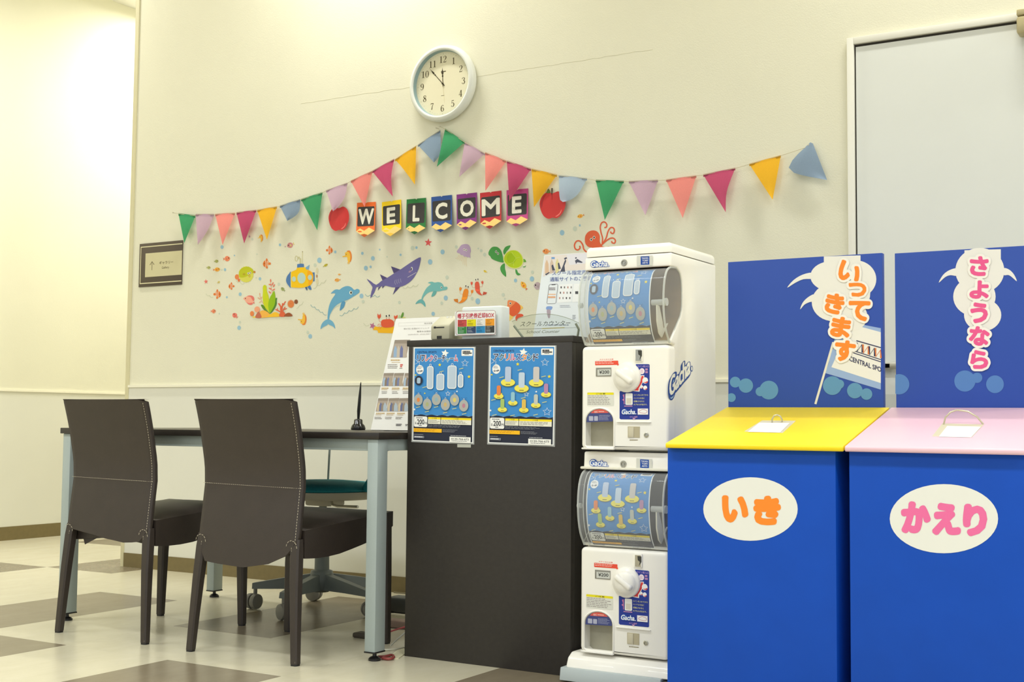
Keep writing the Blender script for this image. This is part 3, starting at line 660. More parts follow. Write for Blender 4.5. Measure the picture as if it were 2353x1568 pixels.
# --- sea bed with seaweed and coral
P = stk(ZB); COR = (226, 104, 66)
P.stroke([(1270, 690), (1225, 620), (1200, 540), (1192, 470)], 8, (226, 160, 120)); P.stroke([(1450, 500), (1430, 400), (1410, 260), (1408, 190)], 8, (232, 150, 120))
for x, y, a in ((1193, 490, 1.5), (1228, 560, 1.9), (1185, 580, .8), (1200, 648, 2.6), (1170, 570, .5)): P.ell(x, y, 26, 10, (228, 176, 140), 12, a)
for x, y, a in ((1410, 220, 1.5), (1475, 320, 2.1), (1400, 380, .5), (1470, 400, 2.6), (1395, 455, .7), (1400, 300, .3), (1450, 280, 2.0)): P.ell(x, y, 34, 13, (232, 126, 100), 12, a)
P.blob([(1215, 710), (1245, 700), (1290, 740), (1320, 800), (1385, 870), (1380, 884), (1320, 850), (1270, 800), (1240, 760)], (94, 140, 44))
P.blob([(1540, 570), (1510, 570), (1490, 620), (1470, 720), (1420, 800), (1395, 870), (1420, 870), (1490, 780), (1530, 690), (1530, 620)], (84, 136, 48))
P.blob([(1255, 345), (1285, 305), (1325, 330), (1335, 430), (1370, 540), (1380, 700), (1395, 860), (1330, 800), (1270, 700), (1250, 560), (1255, 450)], (206, 214, 34))
P.blob([(1490, 450), (1470, 430), (1430, 500), (1395, 560), (1360, 700), (1385, 860), (1400, 870), (1440, 800), (1490, 700), (1505, 560)], (150, 192, 26))
for pts, ww in (([(1640, 900), (1612, 800), (1612, 740), (1580, 690), (1565, 676)], 28), ([(1625, 860), (1640, 740), (1650, 670)], 22), ([(1612, 770), (1670, 690), (1710, 634)], 20), ([(1640, 700), (1690, 700)], 14), ([(1610, 850), (1560, 820), (1505, 796)], 24), ([(1550, 815), (1545, 765)], 14), ([(1640, 850), (1670, 790), (1700, 745)], 20), ([(1670, 800), (1735, 776)], 18)): P.stroke(pts, ww, COR)
P.ell(1140, 795, 56, 60, (242, 168, 130)); P.ell(1036, 880, 40, 52, (234, 136, 78)); 
P.poly([(1045, 962), (1055, 935), (1090, 930), (1110, 950), (1112, 964)], (246, 212, 90))
P.blob([(1190, 960), (1190, 850), (1250, 815), (1320, 830), (1400, 890), (1480, 850), (1560, 870), (1600, 938), (1400, 950)], (250, 196, 50)); P.blob([(1180, 870), (1240, 818), (1310, 828), (1380, 880), (1340, 940), (1240, 960)], (248, 184, 80))
P.blob([(1108, 962), (1120, 900), (1160, 850), (1200, 870), (1225, 962)], (200, 110, 84)); P.blob([(1590, 938), (1590, 880), (1640, 830), (1690, 860), (1710, 936)], COR); P.blob([(1680, 934), (1720, 880), (1770, 862), (1815, 880), (1842, 930)], (160, 88, 50))
P.build('seabed_sticker', label='sticker of green seaweed and orange coral on a yellow sea bed', cat='wall sticker', group=SEA)
for x, y, r, c, lb in ((1815, 686, 90, (226, 130, 70), 'larger orange sea urchin sticker right of the coral'), (1920, 642, 52, (140, 86, 54), 'smaller brown sea urchin sticker touching the orange one')):
    P = stk(ZB); P.star(x, y, r, c, 0.74, n=22, asp=0.85); P.stroke([(x - r * .15, y - r * .05), (x + r * .1, y - r * .05)], 4, (150, 70, 40)); P.build('sea_urchin_sticker', label=lb, cat='wall sticker', group=SEA)
P = stk(ZB); P.blob([(862, 575), (930, 535), (1000, 530), (1050, 600), (1060, 660), (1000, 690), (920, 655), (900, 620)], (246, 176, 150)); P.blob([(940, 530), (1000, 515), (1060, 535), (1085, 590), (1070, 630), (1040, 600), (1010, 550)], (232, 122, 112))
P.blob([(930, 655), (980, 670), (1040, 660), (1050, 690), (1010, 706), (960, 690)], (232, 122, 112)); P.poly([(1055, 650), (1095, 640), (1080, 660), (1092, 690), (1060, 672)], (232, 122, 112)); P.ell(905, 577, 9, 12, BLK, 10)
P.build('fish_sticker', label='large pink angel fish sticker with red fins left of the seaweed', cat='wall sticker', group=SEA)
# --- dolphins, shark
P = stk(ZD); DB = (108, 172, 206)
P.blob([(1020, 480), (930, 510), (850, 560), (770, 650), (720, 740), (740, 690), (830, 600), (960, 540), (1100, 450)], (206, 220, 206))
P.poly(sm([(725, 315), (765, 270), (810, 236), (860, 228), (905, 235), (960, 195), (1030, 165), (1100, 162), (1160, 190), (1215, 240), (1270, 218), (1320, 240), (1318, 290), (1270, 330), (1190, 380), (1090, 440), (960, 490), (860, 545), (790, 610), (740, 690), (705, 770), (690, 850), (658, 850), (660, 760), (675, 640), (700, 540), (750, 430), (820, 325), (775, 310)], 3), DB)
P.blob([(955, 490), (1025, 485), (1015, 560), (980, 620), (915, 672), (920, 600)], (92, 156, 196)); P.poly(sm([(512, 1055), (530, 960), (590, 885), (668, 850), (750, 885), (800, 960), (818, 1050), (770, 1000), (690, 965), (662, 945), (650, 972), (570, 1010)], 3), (118, 178, 208))
P.ell(1142, 297, 30, 40, WHT); P.ell(1146, 297, 17, 26, BLK); P.stroke([(1190, 345), (1196, 356)], 5, BLK)
P.build('dolphin_sticker', label='large sky blue dolphin sticker leaping, in the middle of the waves', cat='wall sticker', group=SEA)
P = stk(ZE); DT = (122, 188, 186)
P.poly(sm([(1335, 965), (1375, 942), (1420, 938), (1470, 955), (1540, 945), (1600, 960), (1640, 1000), (1660, 1040), (1705, 1036), (1728, 1060), (1705, 1100), (1640, 1112), (1560, 1130), (1440, 1132), (1360, 1150), (1300, 1190), (1250, 1250), (1225, 1300), (1205, 1295), (1220, 1230), (1260, 1140), (1320, 1050), (1395, 985)], 3), DT)
P.blob([(1450, 1130), (1510, 1128), (1490, 1190), (1450, 1228), (1405, 1236), (1420, 1180)], (106, 176, 172)); P.poly(sm([(1085, 1385), (1120, 1330), (1170, 1295), (1215, 1292), (1260, 1330), (1285, 1390), (1285, 1445), (1240, 1400), (1195, 1365), (1140, 1370)], 3), (110, 180, 180))
P.ell(1606, 1054, 17, 22, WHT); P.ell(1608, 1054, 9, 15, BLK)
P.build('dolphin_sticker', label='smaller turquoise dolphin sticker below the shark', cat='wall sticker', group=SEA)
P = stk(ZE); SH, SD = (110, 104, 160), (84, 76, 124)
P.poly([(595, 628), (770, 690), (800, 700), (650, 770)], SD); P.poly([(375, 790), (520, 860), (425, 912)], SD); P.poly([(690, 1035), (790, 1030), (632, 1200)], SD); P.poly([(345, 1050), (400, 1030), (332, 1118)], SD); P.poly([(420, 1035), (475, 1018), (424, 1074)], SD)
P.poly(sm([(1190, 448), (1185, 540), (1150, 680), (1090, 800), (1010, 910), (890, 1000), (760, 1045), (620, 1050), (500, 1020), (420, 1030), (330, 1045), (300, 1060), (260, 1160), (182, 1272), (205, 1130), (225, 1045), (165, 960), (110, 880), (200, 935), (300, 1000), (400, 925), (520, 860), (650, 775), (790, 690), (950, 580), (1090, 490)], 2), SH)
P.ell(1010, 680, 20, 38, WHT); P.ell(1004, 684, 12, 30, (60, 50, 80)); P.ell(975, 735, 30, 18, (168, 138, 168), rot=-0.5)
for k in range(12): P.rect(928 + 15 * k, 842 - 8.5 * k, 936 + 15 * k, 854 - 8.5 * k, WHT); P.l -= 1
P.l += 1
for k in range(4): P.stroke([(684 + 34 * k, 900 - 8 * k), (672 + 34 * k + 6 * k, 950 - 10 * k), (690 + 36 * k, 996 - 14 * k)], 6, (190, 186, 206), 3)
P.build('shark_sticker', label='violet shark sticker with a row of white teeth', cat='wall sticker', group=SEA)
# --- jellyfish, turtle, lobsters, crab, octopus, starfish, red fish
P = stk(ZF)
for k in range(7): P.stroke([(900 + 22 * k, 360 + 8 * k), (870 + 26 * k, 420 + 12 * k), (835 + 34 * k, 420 + 18 * k + (40 if k > 3 else 0))], 9, (230, 212, 178), 3)
P.poly(sm([(858, 300), (900, 240), (940, 185), (1010, 165), (1070, 178), (1105, 235), (1112, 300), (1100, 345), (1104, 418), (1075, 400), (1050, 405), (1020, 388), (990, 392), (970, 365), (935, 362), (915, 335), (885, 330)], 3), (190, 164, 196)); eyes(P, (992, 266), (1030, 276), r=12)
P.build('jellyfish_sticker', label='lilac jellyfish sticker below the blue and purple letter cards', cat='wall sticker', group=SEA)
P = stk(ZF); TG, TL_ = (78, 158, 78), (186, 210, 34)
P.blob([(1700, 330), (1700, 280), (1740, 215), (1826, 190), (1800, 250), (1750, 310), (1750, 350), (1720, 360)], TG); P.blob([(1725, 520), (1690, 525), (1650, 570), (1645, 630), (1680, 700), (1745, 755), (1745, 680), (1728, 600)], TG)
P.blob([(1915, 625), (1945, 635), (1965, 680), (2010, 712), (1960, 730), (1925, 695)], TG); P.blob([(2040, 440), (2085, 440), (2110, 485), (2060, 488)], (110, 170, 60)); P.blob([(2050, 572), (2085, 566), (2106, 548), (2090, 582), (2060, 584)], TG)
P.poly(sm([(1430, 350), (1440, 290), (1490, 225), (1550, 212), (1610, 230), (1660, 290), (1685, 370), (1700, 440), (1705, 495), (1640, 490), (1560, 465), (1490, 430), (1465, 390)], 3), TG)
P.poly(sm([(1700, 400), (1740, 330), (1800, 285), (1880, 272), (1960, 290), (2030, 360), (2060, 450), (2050, 530), (2000, 590), (1900, 612), (1800, 585), (1730, 520), (1700, 460)], 3), (226, 228, 150)); P.poly(sm([(1715, 410), (1750, 340), (1810, 295), (1880, 280), (1955, 298), (2020, 365), (2048, 450), (2038, 520), (1990, 575), (1905, 598), (1810, 572), (1745, 510), (1715, 460)], 3), TL_)
P.blob([(1850, 330), (1930, 420), (1880, 520), (1790, 500), (1760, 420), (1790, 350)], (166, 196, 20))
for pts in ([(1850, 310), (1880, 360), (1925, 420), (1880, 490), (1890, 560)], [(1925, 420), (2000, 400)], [(1760, 540), (1870, 500)]): P.stroke(pts, 5, (206, 222, 110), 3)
eyes(P, (1568, 303), (1602, 338), r=16, w=1.4)
P.build('turtle_sticker', label='green sea turtle sticker with bright lime shell', cat='wall sticker', group=SEA)
def lobster(x, y, k, col, d, rot, label):
    P = stk(ZF); c, s = math.cos(rot), math.sin(rot)
    def R(u, v): u, v = d * u * k, v * k; return (x + u * c - v * s, y + u * s + v * c)
    for sx in (-1, 1):
        P.stroke([R(sx * 50, 30), R(sx * 100, 30), R(sx * 112, -20)], 5 * k, col, 3); P.poly(sm([R(sx * 112, -20), R(sx * 90, -60), R(sx * 92, -92), R(sx * 108, -76), R(sx * 118, -100), R(sx * 134, -80), R(sx * 134, -46)], 3), col)
    P.poly(sm([R(0, -86), R(-42, -60), R(-50, 20), R(-48, 80), R(-20, 150), R(40, 200), R(96, 214), R(70, 180), R(44, 120), R(50, 40), R(42, -60)], 3), col)
    P.poly([R(96, 210), R(120, 136), R(196, 160), R(170, 196)], tuple(int(v * 0.92) for v in col)); P.blob([R(-46, 70), R(44, 90), R(46, 120), R(-36, 112)], tuple(min(255, int(v * 1.12)) for v in col))
    for sx in (-22, 26): P.stroke([R(sx * .7, -84), R(sx, -110)], 4 * k, col)
    eyes(P, R(-22, -128), R(26, -134), r=17 * k, w=1.25); P.build('lobster_sticker', label=label, cat='wall sticker', group=SEA)
lobster(1018, 1052, 0.95, (240, 142, 46), -1, 0.22, 'orange lobster sticker, the lower left of the pair above the ticket box')
lobster(1228, 916, 0.85, (228, 96, 70), 1, -0.08, 'red lobster sticker, the upper right of the pair')
P = stk(ZD); CR = (230, 96, 62)
P.poly([(1600, 1075), (1640, 1000), (1720, 1010), (1800, 1010), (2060, 1000), (2060, 1145), (1712, 1134), (1690, 1080)], (250, 188, 34))
for pts in ([(1780, 915), (1735, 890), (1726, 840)], [(2030, 915), (2055, 880), (2068, 850)], [(1880, 850), (1882, 820)], [(1940, 850), (1936, 815)], [(1780, 960), (1720, 950), (1702, 985)], [(1780, 985), (1735, 990), (1722, 1030)], [(1790, 1000), (1760, 1020), (1750, 1055)]): P.stroke(pts, 8, (236, 130, 96), 3)
P.blob([(1726, 840), (1695, 800), (1700, 730), (1718, 770), (1730, 745), (1742, 770), (1758, 730), (1765, 800)], CR); P.blob([(2064, 850), (2038, 810), (2048, 765), (2066, 790), (2112, 762), (2106, 820)], CR)
P.poly(sm([(1772, 900), (1800, 862), (1880, 850), (1960, 850), (2020, 880), (2042, 930), (2030, 990), (1970, 1018), (1850, 1024), (1790, 1000), (1770, 950)], 3), CR); eyes(P, (1880, 784), (1940, 774), r=22, w=1.2)
P.blob([(2180, 800), (2210, 715), (2236, 712), (2236, 770), (2200, 824)], (104, 156, 60)); P.blob([(2130, 800), (2150, 756), (2176, 790), (2160, 824), (2130, 824)], (196, 214, 160)); P.blob([(2210, 822), (2240, 800), (2286, 816), (2260, 826)], (222, 222, 130))
P.build('crab_sticker', label='red crab sticker standing on yellow sand behind the white notice', cat='wall sticker', group=SEA)
P = stk(ZG); OC = (228, 102, 66)
for pts, ww in (([(1170, 1262), (1110, 1200), (1090, 1120), (1040, 1055), (980, 1055), (942, 1120), (955, 1190), (1000, 1212), (1040, 1180), (1034, 1138)], 26), ([(1440, 1100), (1446, 1000), (1420, 900), (1405, 800), (1430, 725), (1480, 708), (1520, 745), (1515, 800), (1478, 806)], 24), ([(1440, 1110), (1510, 1000), (1545, 880), (1590, 812), (1640, 815), (1660, 860), (1640, 915), (1600, 905), (1592, 878)], 24), ([(1420, 1130), (1510, 1050), (1580, 1005), (1640, 1000), (1678, 1040), (1664, 1088), (1620, 1082), (1612, 1052)], 24), ([(1410, 1150), (1500, 1172), (1560, 1160), (1620, 1185)], 24), ([(1290, 1160), (1250, 1220), (1230, 1300)], 40), ([(1380, 1160), (1400, 1220), (1390, 1290)], 40)): P.stroke(pts, ww, OC, 4)
P.poly(sm([(1128, 1040), (1140, 950), (1200, 880), (1290, 860), (1360, 890), (1396, 960), (1396, 1060), (1420, 1110), (1440, 1130), (1400, 1190), (1300, 1190), (1280, 1170), (1200, 1160), (1145, 1110)], 3), OC); eyes(P, (1243, 1025), (1294, 988), r=20, w=1.4)
P.build('octopus_sticker', label='orange octopus sticker with curled arms above the capsule machine', cat='wall sticker', group=SEA)
for z, x, y, r, c, rt, lb in ((ZF, 345, 138, 78, (226, 92, 92), -86, 'coral red starfish sticker under the blue letter card'), (ZA, 104, 1312, 46, (232, 118, 108), -95, 'small pink starfish sticker at the far left of the sea scene'), (ZD, 1592, 988, 78, (188, 112, 148), -70, 'mauve starfish sticker left of the crab')):
    P = stk(z); P.star(x, y, r, c, 0.42, rt, 0.9); P.build('starfish_sticker', label=lb, cat='wall sticker', group=SEA)
P = stk(ZK); RF = (234, 102, 58)
P.blob([(188, 1010), (205, 1120), (215, 1190), (250, 1170), (280, 1110)], (246, 208, 110)); P.blob([(390, 940), (420, 950), (442, 985), (405, 1015), (370, 1060)], (246, 200, 100)); P.blob([(186, 990), (165, 1000), (170, 1025), (190, 1030)], (246, 208, 120))
P.blob([(320, 1130), (350, 1085), (420, 1082), (448, 1110), (410, 1130), (360, 1150), (335, 1195), (318, 1170)], (228, 92, 62)); P.blob([(198, 858), (260, 860), (330, 885), (385, 930), (400, 990), (370, 1060), (310, 1110), (260, 1118), (210, 1070), (185, 990), (186, 910)], RF); P.blob([(198, 858), (260, 862), (320, 885), (260, 950), (190, 1000), (184, 920)], (244, 146, 92)); P.ell(232, 908, 18, 20, WHT); P.ell(232, 908, 11, 13, BLK)
P.build('fish_sticker', label='big orange-red fish sticker above the clear school counter sign', cat='wall sticker', group=SEA)
# --- bubbles
BUB = [(ZA, 393, 690, 33, 0), (ZA, 888, 500, 18, 2), (ZA, 938, 548, 24, 1), (ZA, 1437, 650, 25, 0), (ZA, 1532, 682, 12, 2), (ZA, 617, 842, 14, 0), (ZA, 446, 1096, 26, 0), (ZA, 390, 1098, 17, 1), (ZA, 1076, 1262, 28, 0), (ZA, 1006, 1244, 12, 1), (ZA, 720, 1540, 32, 0), (ZA, 1417, 1358, 28, 1), (ZA, 1022, 818, 13, 1),
 (ZB, 533, 552, 22, 0), (ZB, 382, 882, 17, 1), (ZB, 797, 1050, 24, 1), (ZB, 778, 1165, 42, 0), (ZB, 2153, 1255, 30, 1), (ZB, 2202, 1335, 44, 0),
 (ZC, 818, 683, 52, 0), (ZC, 730, 778, 34, 1), (ZC, 1135, 516, 28, 0), (ZC, 1678, 544, 30, 0), (ZC, 1888, 644, 44, 0), (ZC, 1748, 840, 46, 0), (ZC, 1842, 814, 25, 0), (ZC, 2026, 470, 18, 0), (ZC, 1660, 1398, 46, 0), (ZC, 1694, 1510, 32, 1),
 (ZE, 518, 440, 17, 1), (ZE, 788, 400, 24, 0), (ZE, 1028, 264, 44, 1), (ZE, 1106, 256, 27, 0), (ZE, 1628, 342, 48, 0), (ZE, 1380, 542, 52, 0), (ZE, 1904, 240, 32, 1), (ZE, 764, 1354, 32, 1), (ZE, 1692, 1264, 48, 0), (ZE, 1612, 1366, 32, 1), (ZE, 1718, 850, 38, 1), (ZE, 1440, 1580, 40, 0),
 (ZF, 1300, 285, 28, 1), (ZF, 1362, 356, 34, 1), (ZF, 1247, 246, 16, 1), (ZF, 1918, 822, 33, 0), (ZF, 2214, 794, 46, 0), (ZF, 2224, 672, 30, 1), (ZF, 1136, 1148, 30, 1), (ZF, 1238, 1196, 50, 0), (ZF, 1697, 1080, 32, 1), (ZF, 1723, 1150, 16, 1), (ZG, 718, 902, 48, 0), (ZG, 952, 830, 44, 1), (ZG, 1037, 770, 19, 0), (ZD, 870, 0, 0, 9)]
BCOL = [(158, 196, 214), (206, 214, 196), (190, 160, 176)]
ANCH = [('pufferfish', 565, 630), ('submarine', 692, 640), ('seaweed bed', 625, 710), ('big blue dolphin', 785, 695), ('shark', 905, 640), ('turquoise dolphin', 992, 670), ('jellyfish', 1067, 580), ('turtle', 1168, 600), ('red lobster', 1098, 660), ('orange lobster', 1064, 685), ('crab', 890, 740), ('octopus', 1365, 555), ('red starfish', 984, 557), ('orange-red fish', 1182, 712), ('seahorse under the orange card', 800, 590), ('upside-down seahorse', 697, 735), ('stemmed apple', 1269, 470), ('coral pink fish', 520, 595), ('mauve fish', 667, 563), ('upper clownfish by the pufferfish', 612, 605), ('ticket box', 1110, 740), ('pink angel fish', 571, 690)]
DIRS = ['right of', 'below right of', 'below', 'below left of', 'left of', 'above left of', 'above', 'above right of']
_seen = set()
for z, x, y, r, k in BUB:
    if r == 0: continue
    P = stk(z); P.ell(x, y, r * 0.86, r * 1.04, BCOL[k], 18)
    px, py, pr_px = z[0] + x / z[2], z[1] + y / z[2], r / z[2]
    tone = ('sky blue', 'faint grey-green', 'mauve')[k]; size = 'tiny' if pr_px < 2.3 else 'small' if pr_px < 3.6 else 'medium' if pr_px < 5.0 else 'large'
    for nm, ax, ay in sorted(ANCH, key=lambda a: math.hypot(a[1] - px, a[2] - py)):
        d = DIRS[round(math.degrees(math.atan2(py - ay, px - ax)) / 45) % 8]; lab = '%s %s bubble sticker %s the %s' % (size, tone, d, nm)
        if lab not in _seen: break
    _seen.add(lab); P.build('bubble_sticker', label=lab, cat='wall sticker', group=('sky blue bubble stickers', 'faint bubble stickers', 'mauve bubble stickers')[k])
# --- wave lines
def wave(z, pts, col, w_, label):
    P = stk(z); out = []
    for a, b in zip(pts, pts[1:]):
        for k in range(7):
            t = k / 6; out.append((a[0] + (b[0] - a[0]) * t, a[1] + (b[1] - a[1]) * t + 0.28 * abs(b[0] - a[0]) * math.sin(math.pi * t) * 1.3))
    P.stroke(out, w_, col); P.build('wave_sticker', label=label, cat='wall sticker', group='thin wave line stickers')
WC, WG = (126, 176, 184), (206, 208, 178)
wave(ZD, [(305, 545), (388, 590), (470, 650), (550, 700), (635, 760)], WC, 9, 'thin teal scalloped wave line sticker left of the big dolphin')
wave(ZD, [(910, 765), (1010, 715), (1105, 665), (1205, 625), (1300, 590)], WC, 9, 'thin teal scalloped wave line sticker below the fin of the big dolphin')
wave(ZD, [(1440, 330), (1540, 345), (1640, 345), (1745, 360)], WC, 9, 'thin teal scalloped wave line sticker across the tail of the shark')
wave(ZE, [(835, 1050), (930, 1030), (1040, 1010), (1145, 985)], WG, 9, 'faint scalloped wave line sticker under the belly of the shark')
wave(ZC, [(700, 1245), (775, 1180), (860, 1130), (955, 1070)], WG, 9, 'faint scalloped wave line sticker behind the submarine')
wave(ZA, [(645, 1290), (710, 1310), (800, 1340)], WG, 8, 'faint scalloped wave line sticker under the pufferfish')
wave(ZB, [(115, 480), (185, 515), (260, 545)], WG, 8, 'faint scalloped wave line sticker left of the clownfish')
wave(ZB, [(1925, 770), (1990, 705), (2065, 640)], WG, 8, 'faint scalloped wave line sticker right of the sea urchins')
wave(ZD, [(1405, 930), (1520, 965)], WG, 9, 'faint short wave line sticker left of the mauve starfish')

def planeN(p0, n):
    p0, n = Vector(p0), Vector(n).normalized()
    if (EYE - p0).dot(n) < 0: n = -n
    def f(x, y, l):
        d = ray(x, y); q = p0 + n * (l * EPS); return EYE + d * ((q - EYE).dot(n) / d.dot(n))
    return f
# ================================================================== TABLE
WENGE = mat('dark_wenge_laminate', (44, 39, 35), 0.35, noise=0.10, nscale=25, bump=0.1, bscale=60)
LEGM = mat('grey_green_painted_steel', (170, 182, 180), 0.4, noise=0.02, nscale=300)
BLACK = mat('black_plastic', (34, 33, 33), 0.4)
TX0, TX1, TY0, TY1, TZ = -4.02, -2.492, 3.30, 4.17, 0.734
tb = empty('meeting_table', ((TX0 + TX1) / 2, (TY0 + TY1) / 2, 0), 'dark topped meeting table with pale grey-green steel legs', 'table')
slab('table_top', TX0, TX1, TY0, TY1, TZ - 0.022, TZ, WENGE, tb, r=0.002)
LX, LY = 0.042, 0.055
for i, (x, y) in enumerate(((TX0 + 0.03, TY0 + 0.035), (TX1 - 0.03, TY0 + 0.035), (TX0 + 0.03, TY1 - 0.05), (TX1 - 0.03, TY1 - 0.05))):
    bm = B(); box(bm, x - LX / 2, x + LX / 2, y - LY / 2, y + LY / 2, 0.030, TZ - 0.022, 0.003); lg = fin('leg', bm, LEGM, tb)
    bm = B(); box(bm, x - LX / 2 - 0.001, x + LX / 2 + 0.001, y - LY / 2 - 0.001, y + LY / 2 + 0.001, 0.026, 0.031, 0.001); fin('end_cap', bm, BLACK, lg)
    bm = B(); lathe(bm, [(0.020, 0.0), (0.020, 0.006), (0.014, 0.012), (0.007, 0.014), (0.006, 0.027)], (x, y, 0), 'Z', 16); fin('levelling_foot', bm, BLACK, lg, smooth=False)
xa, xb, ya, yb = TX0 + 0.03 + LX / 2, TX1 - 0.03 - LX / 2, TY0 + 0.035 + LY / 2, TY1 - 0.05 - LY / 2
for nm, a in (('rail', (xa, xb, TY0 + 0.02, TY0 + 0.05)), ('rail', (xa, xb, TY1 - 0.065, TY1 - 0.035)), ('rail', (TX0 + 0.015, TX0 + 0.045, ya, yb)), ('rail', (TX1 - 0.045, TX1 - 0.015, ya, yb))):
    slab(nm, *a, TZ - 0.060, TZ - 0.022, LEGM, tb, r=0.002)
bm = B(); prism(bm, [(-3.10, TZ - 0.06), (-3.02, TZ - 0.06), (-3.10, TZ - 0.10)], 'Y', TY1 - 0.06, TY1 - 0.045); fin('gusset', bm, LEGM, tb)

# ================================================================== BROWN SIDE CHAIRS
LEATH = mat('dark_brown_bonded_leather', (57, 49, 44), 0.42, noise=0.06, nscale=18, bump=0.18, bscale=420)
STITCH = mat('cream_thread', (206, 196, 172), 0.7)
PROF = [(0, 0), (.2, .010), (.387, .025), (.48, .036), (.555, .045), (.62, .042), (.73, .020), (.79, .004), (.85, -.014)]
def prof(z):
    for (a, ya_), (b, yb_) in zip(PROF, PROF[1:]):
        if z <= b: t = (z - a) / (b - a); return ya_ + (yb_ - ya_) * t
    return PROF[-1][1]
HWD = 0.211
def make_chair(label, hem):
    def hem_z(u):
        for (a, za), (b, zb_) in zip(hem, hem[1:]):
            if u <= b: t = (u - a) / (b - a); t = t * t * (3 - 2 * t); return za + (zb_ - za) * t
        return hem[-1][1]
    US = [-1, -.97, -.9, -.8, -.65, -.45, -.22, 0, .22, .45, .65, .8, .9, .97, 1]
    c = empty('dining_chair', (0, 0, 0), label, 'chair', 'brown leather chairs at the table')
    # back: one upholstered shell, bottom hem sagging between the legs
    bm = B(); NU, NV = len(US) - 1, 16; fr = []; rr = []
    for j in range(NV + 1):
        a, b = [], []
        for i in range(NU + 1):
            u = US[i]; zb = hem_z(u); zt = 0.838 - 0.008 * abs(u) ** 10
            z = zb + (zt - zb) * j / NV; x = u * HWD * (1.0 - 0.012 * math.sin(math.pi * (z - .3) / .55))
            y = prof(z); th = 0.011 if z > 0.40 else 0.011 * max(0.25, (z - 0.3) / 0.1); ed = 0.55 if abs(u) > 0.99 else 1.0
            a.append(bm.verts.new((x, y - 0.016 * ed - 0.004 * (1 - u * u), z))); b.append(bm.verts.new((x, y - 0.016 + 2 * th * (0.65 + 0.35 * ed), z)))
        rr.append(a); fr.append(b)
    for j in range(NV):
        for i in range(NU):
            bm.faces.new((rr[j][i], rr[j][i + 1], rr[j + 1][i + 1], rr[j + 1][i])); bm.faces.new((fr[j][i + 1], fr[j][i], fr[j + 1][i], fr[j + 1][i + 1]))
        bm.faces.new((rr[j][0], rr[j + 1][0], fr[j + 1][0], fr[j][0])); bm.faces.new((rr[j][NU], fr[j][NU], fr[j + 1][NU], rr[j + 1][NU]))
    for i in range(NU):
        bm.faces.new((rr[0][i + 1], rr[0][i], fr[0][i], fr[0][i + 1])); bm.faces.new((rr[NV][i], rr[NV][i + 1], fr[NV][i + 1], fr[NV][i]))
    bk = fin('backrest', bm, LEATH, c, True, True)
    # raised seam flange along the top edge
    bm = B(); pts = [(HWD * u * 0.985, prof(.84) - 0.004 + 0.002 * math.sin(9 * u), 0.834 + 0.001 * abs(u) ** 3) for u in [k / 6 - 1 for k in range(13)]]
    for a, b in zip(pts, pts[1:]): 
        v = [bm.verts.new((a[0], a[1] - 0.005, a[2] - 0.002)), bm.verts.new((b[0], b[1] - 0.005, b[2] - 0.002)), bm.verts.new((b[0], b[1] - 0.010, b[2] + 0.005)), bm.verts.new((a[0], a[1] - 0.010, a[2] + 0.005)), bm.verts.new((b[0], b[1] + 0.014, b[2] + 0.004)), bm.verts.new((a[0], a[1] + 0.014, a[2] + 0.004))]
        bm.faces.new((v[0], v[1], v[2], v[3])); bm.faces.new((v[3], v[2], v[4], v[5]))
    fin('top_seam', bm, LEATH, bk, True)
    # stitching: cross seam at mid back, both edges, arcs over the leg tops
    bm = B(); zc = 0.556
    def dash(pts, step=0.009, on=0.6, r=0.0009):
        d = 0.0
        for a, b in zip(pts, pts[1:]):
            a, b = Vector(a), Vector(b); L = (b - a).length; n = max(1, round(L / step))
            for k in range(n): tube(bm, [a + (b - a) * (k / n), a + (b - a) * ((k + on) / n)], r, 3, False)
    dash([(HWD * u * 0.99, prof(zc) - 0.0212 + 0.004 * u * u, zc - 0.003 * u) for u in [k / 5 - 1 for k in range(11)]])
    dash([(HWD * 0.955, prof(z) - 0.0172, z) for z in [.38 + .45 * k / 10 for k in range(11)]])
    for sx in (-1, 1):
        dash([(sx * (HWD - 0.002) + 0.022 * math.cos(t) - sx * 0.018, prof(.375) - 0.021, 0.365 + 0.024 * math.sin(t)) for t in [math.pi * k / 6 for k in range(7)]])
        dash([(sx * (0.2285 - 0.042 * z / 0.387), prof(z) - 0.0135 - 0.004 * z / 0.387, z) for z in [.01 + .36 * k / 8 for k in range(9)]], r=0.0007)
    fin('stitching', bm, STITCH, bk, True)['kind'] = 'stuff'
    # seat: slab with a soft sagging skirt
    bm = B(); NX, NY = 8, 8; top = []; bot = []
    for j in range(NY + 1):
        a, b = [], []
        for i in range(NX + 1):
            u = -1 + 2 * i / NX; v = j / NY; y = 0.040 + 0.470 * v; x = u * (0.213 + 0.002 * v); e = max(abs(u), abs(2 * v - 1))
            zt = 0.424 + 0.014 * math.sin(math.pi * v) * (1 - u * u) - (0.005 if e > 0.98 else 0) + 0.036 * v; zb = 0.330 + 0.075 * max(0.0, (v - 0.36) / 0.64) ** 1.6 + 0.02 * (1 - abs(u)) - 0.004 * math.sin(9 * v)
            a.append(bm.verts.new((x, y, zt))); b.append(bm.verts.new((x, y, zb)))
        top.append(a); bot.append(b)
    for j in range(NY):
        for i in range(NX): bm.faces.new((top[j][i], top[j][i + 1], top[j + 1][i + 1], top[j + 1][i])); bm.faces.new((bot[j][i + 1], bot[j][i], bot[j + 1][i], bot[j + 1][i + 1]))
        bm.faces.new((top[j][0], top[j + 1][0], bot[j + 1][0], bot[j][0])); bm.faces.new((top[j][NX], bot[j][NX], bot[j + 1][NX], top[j + 1][NX]))
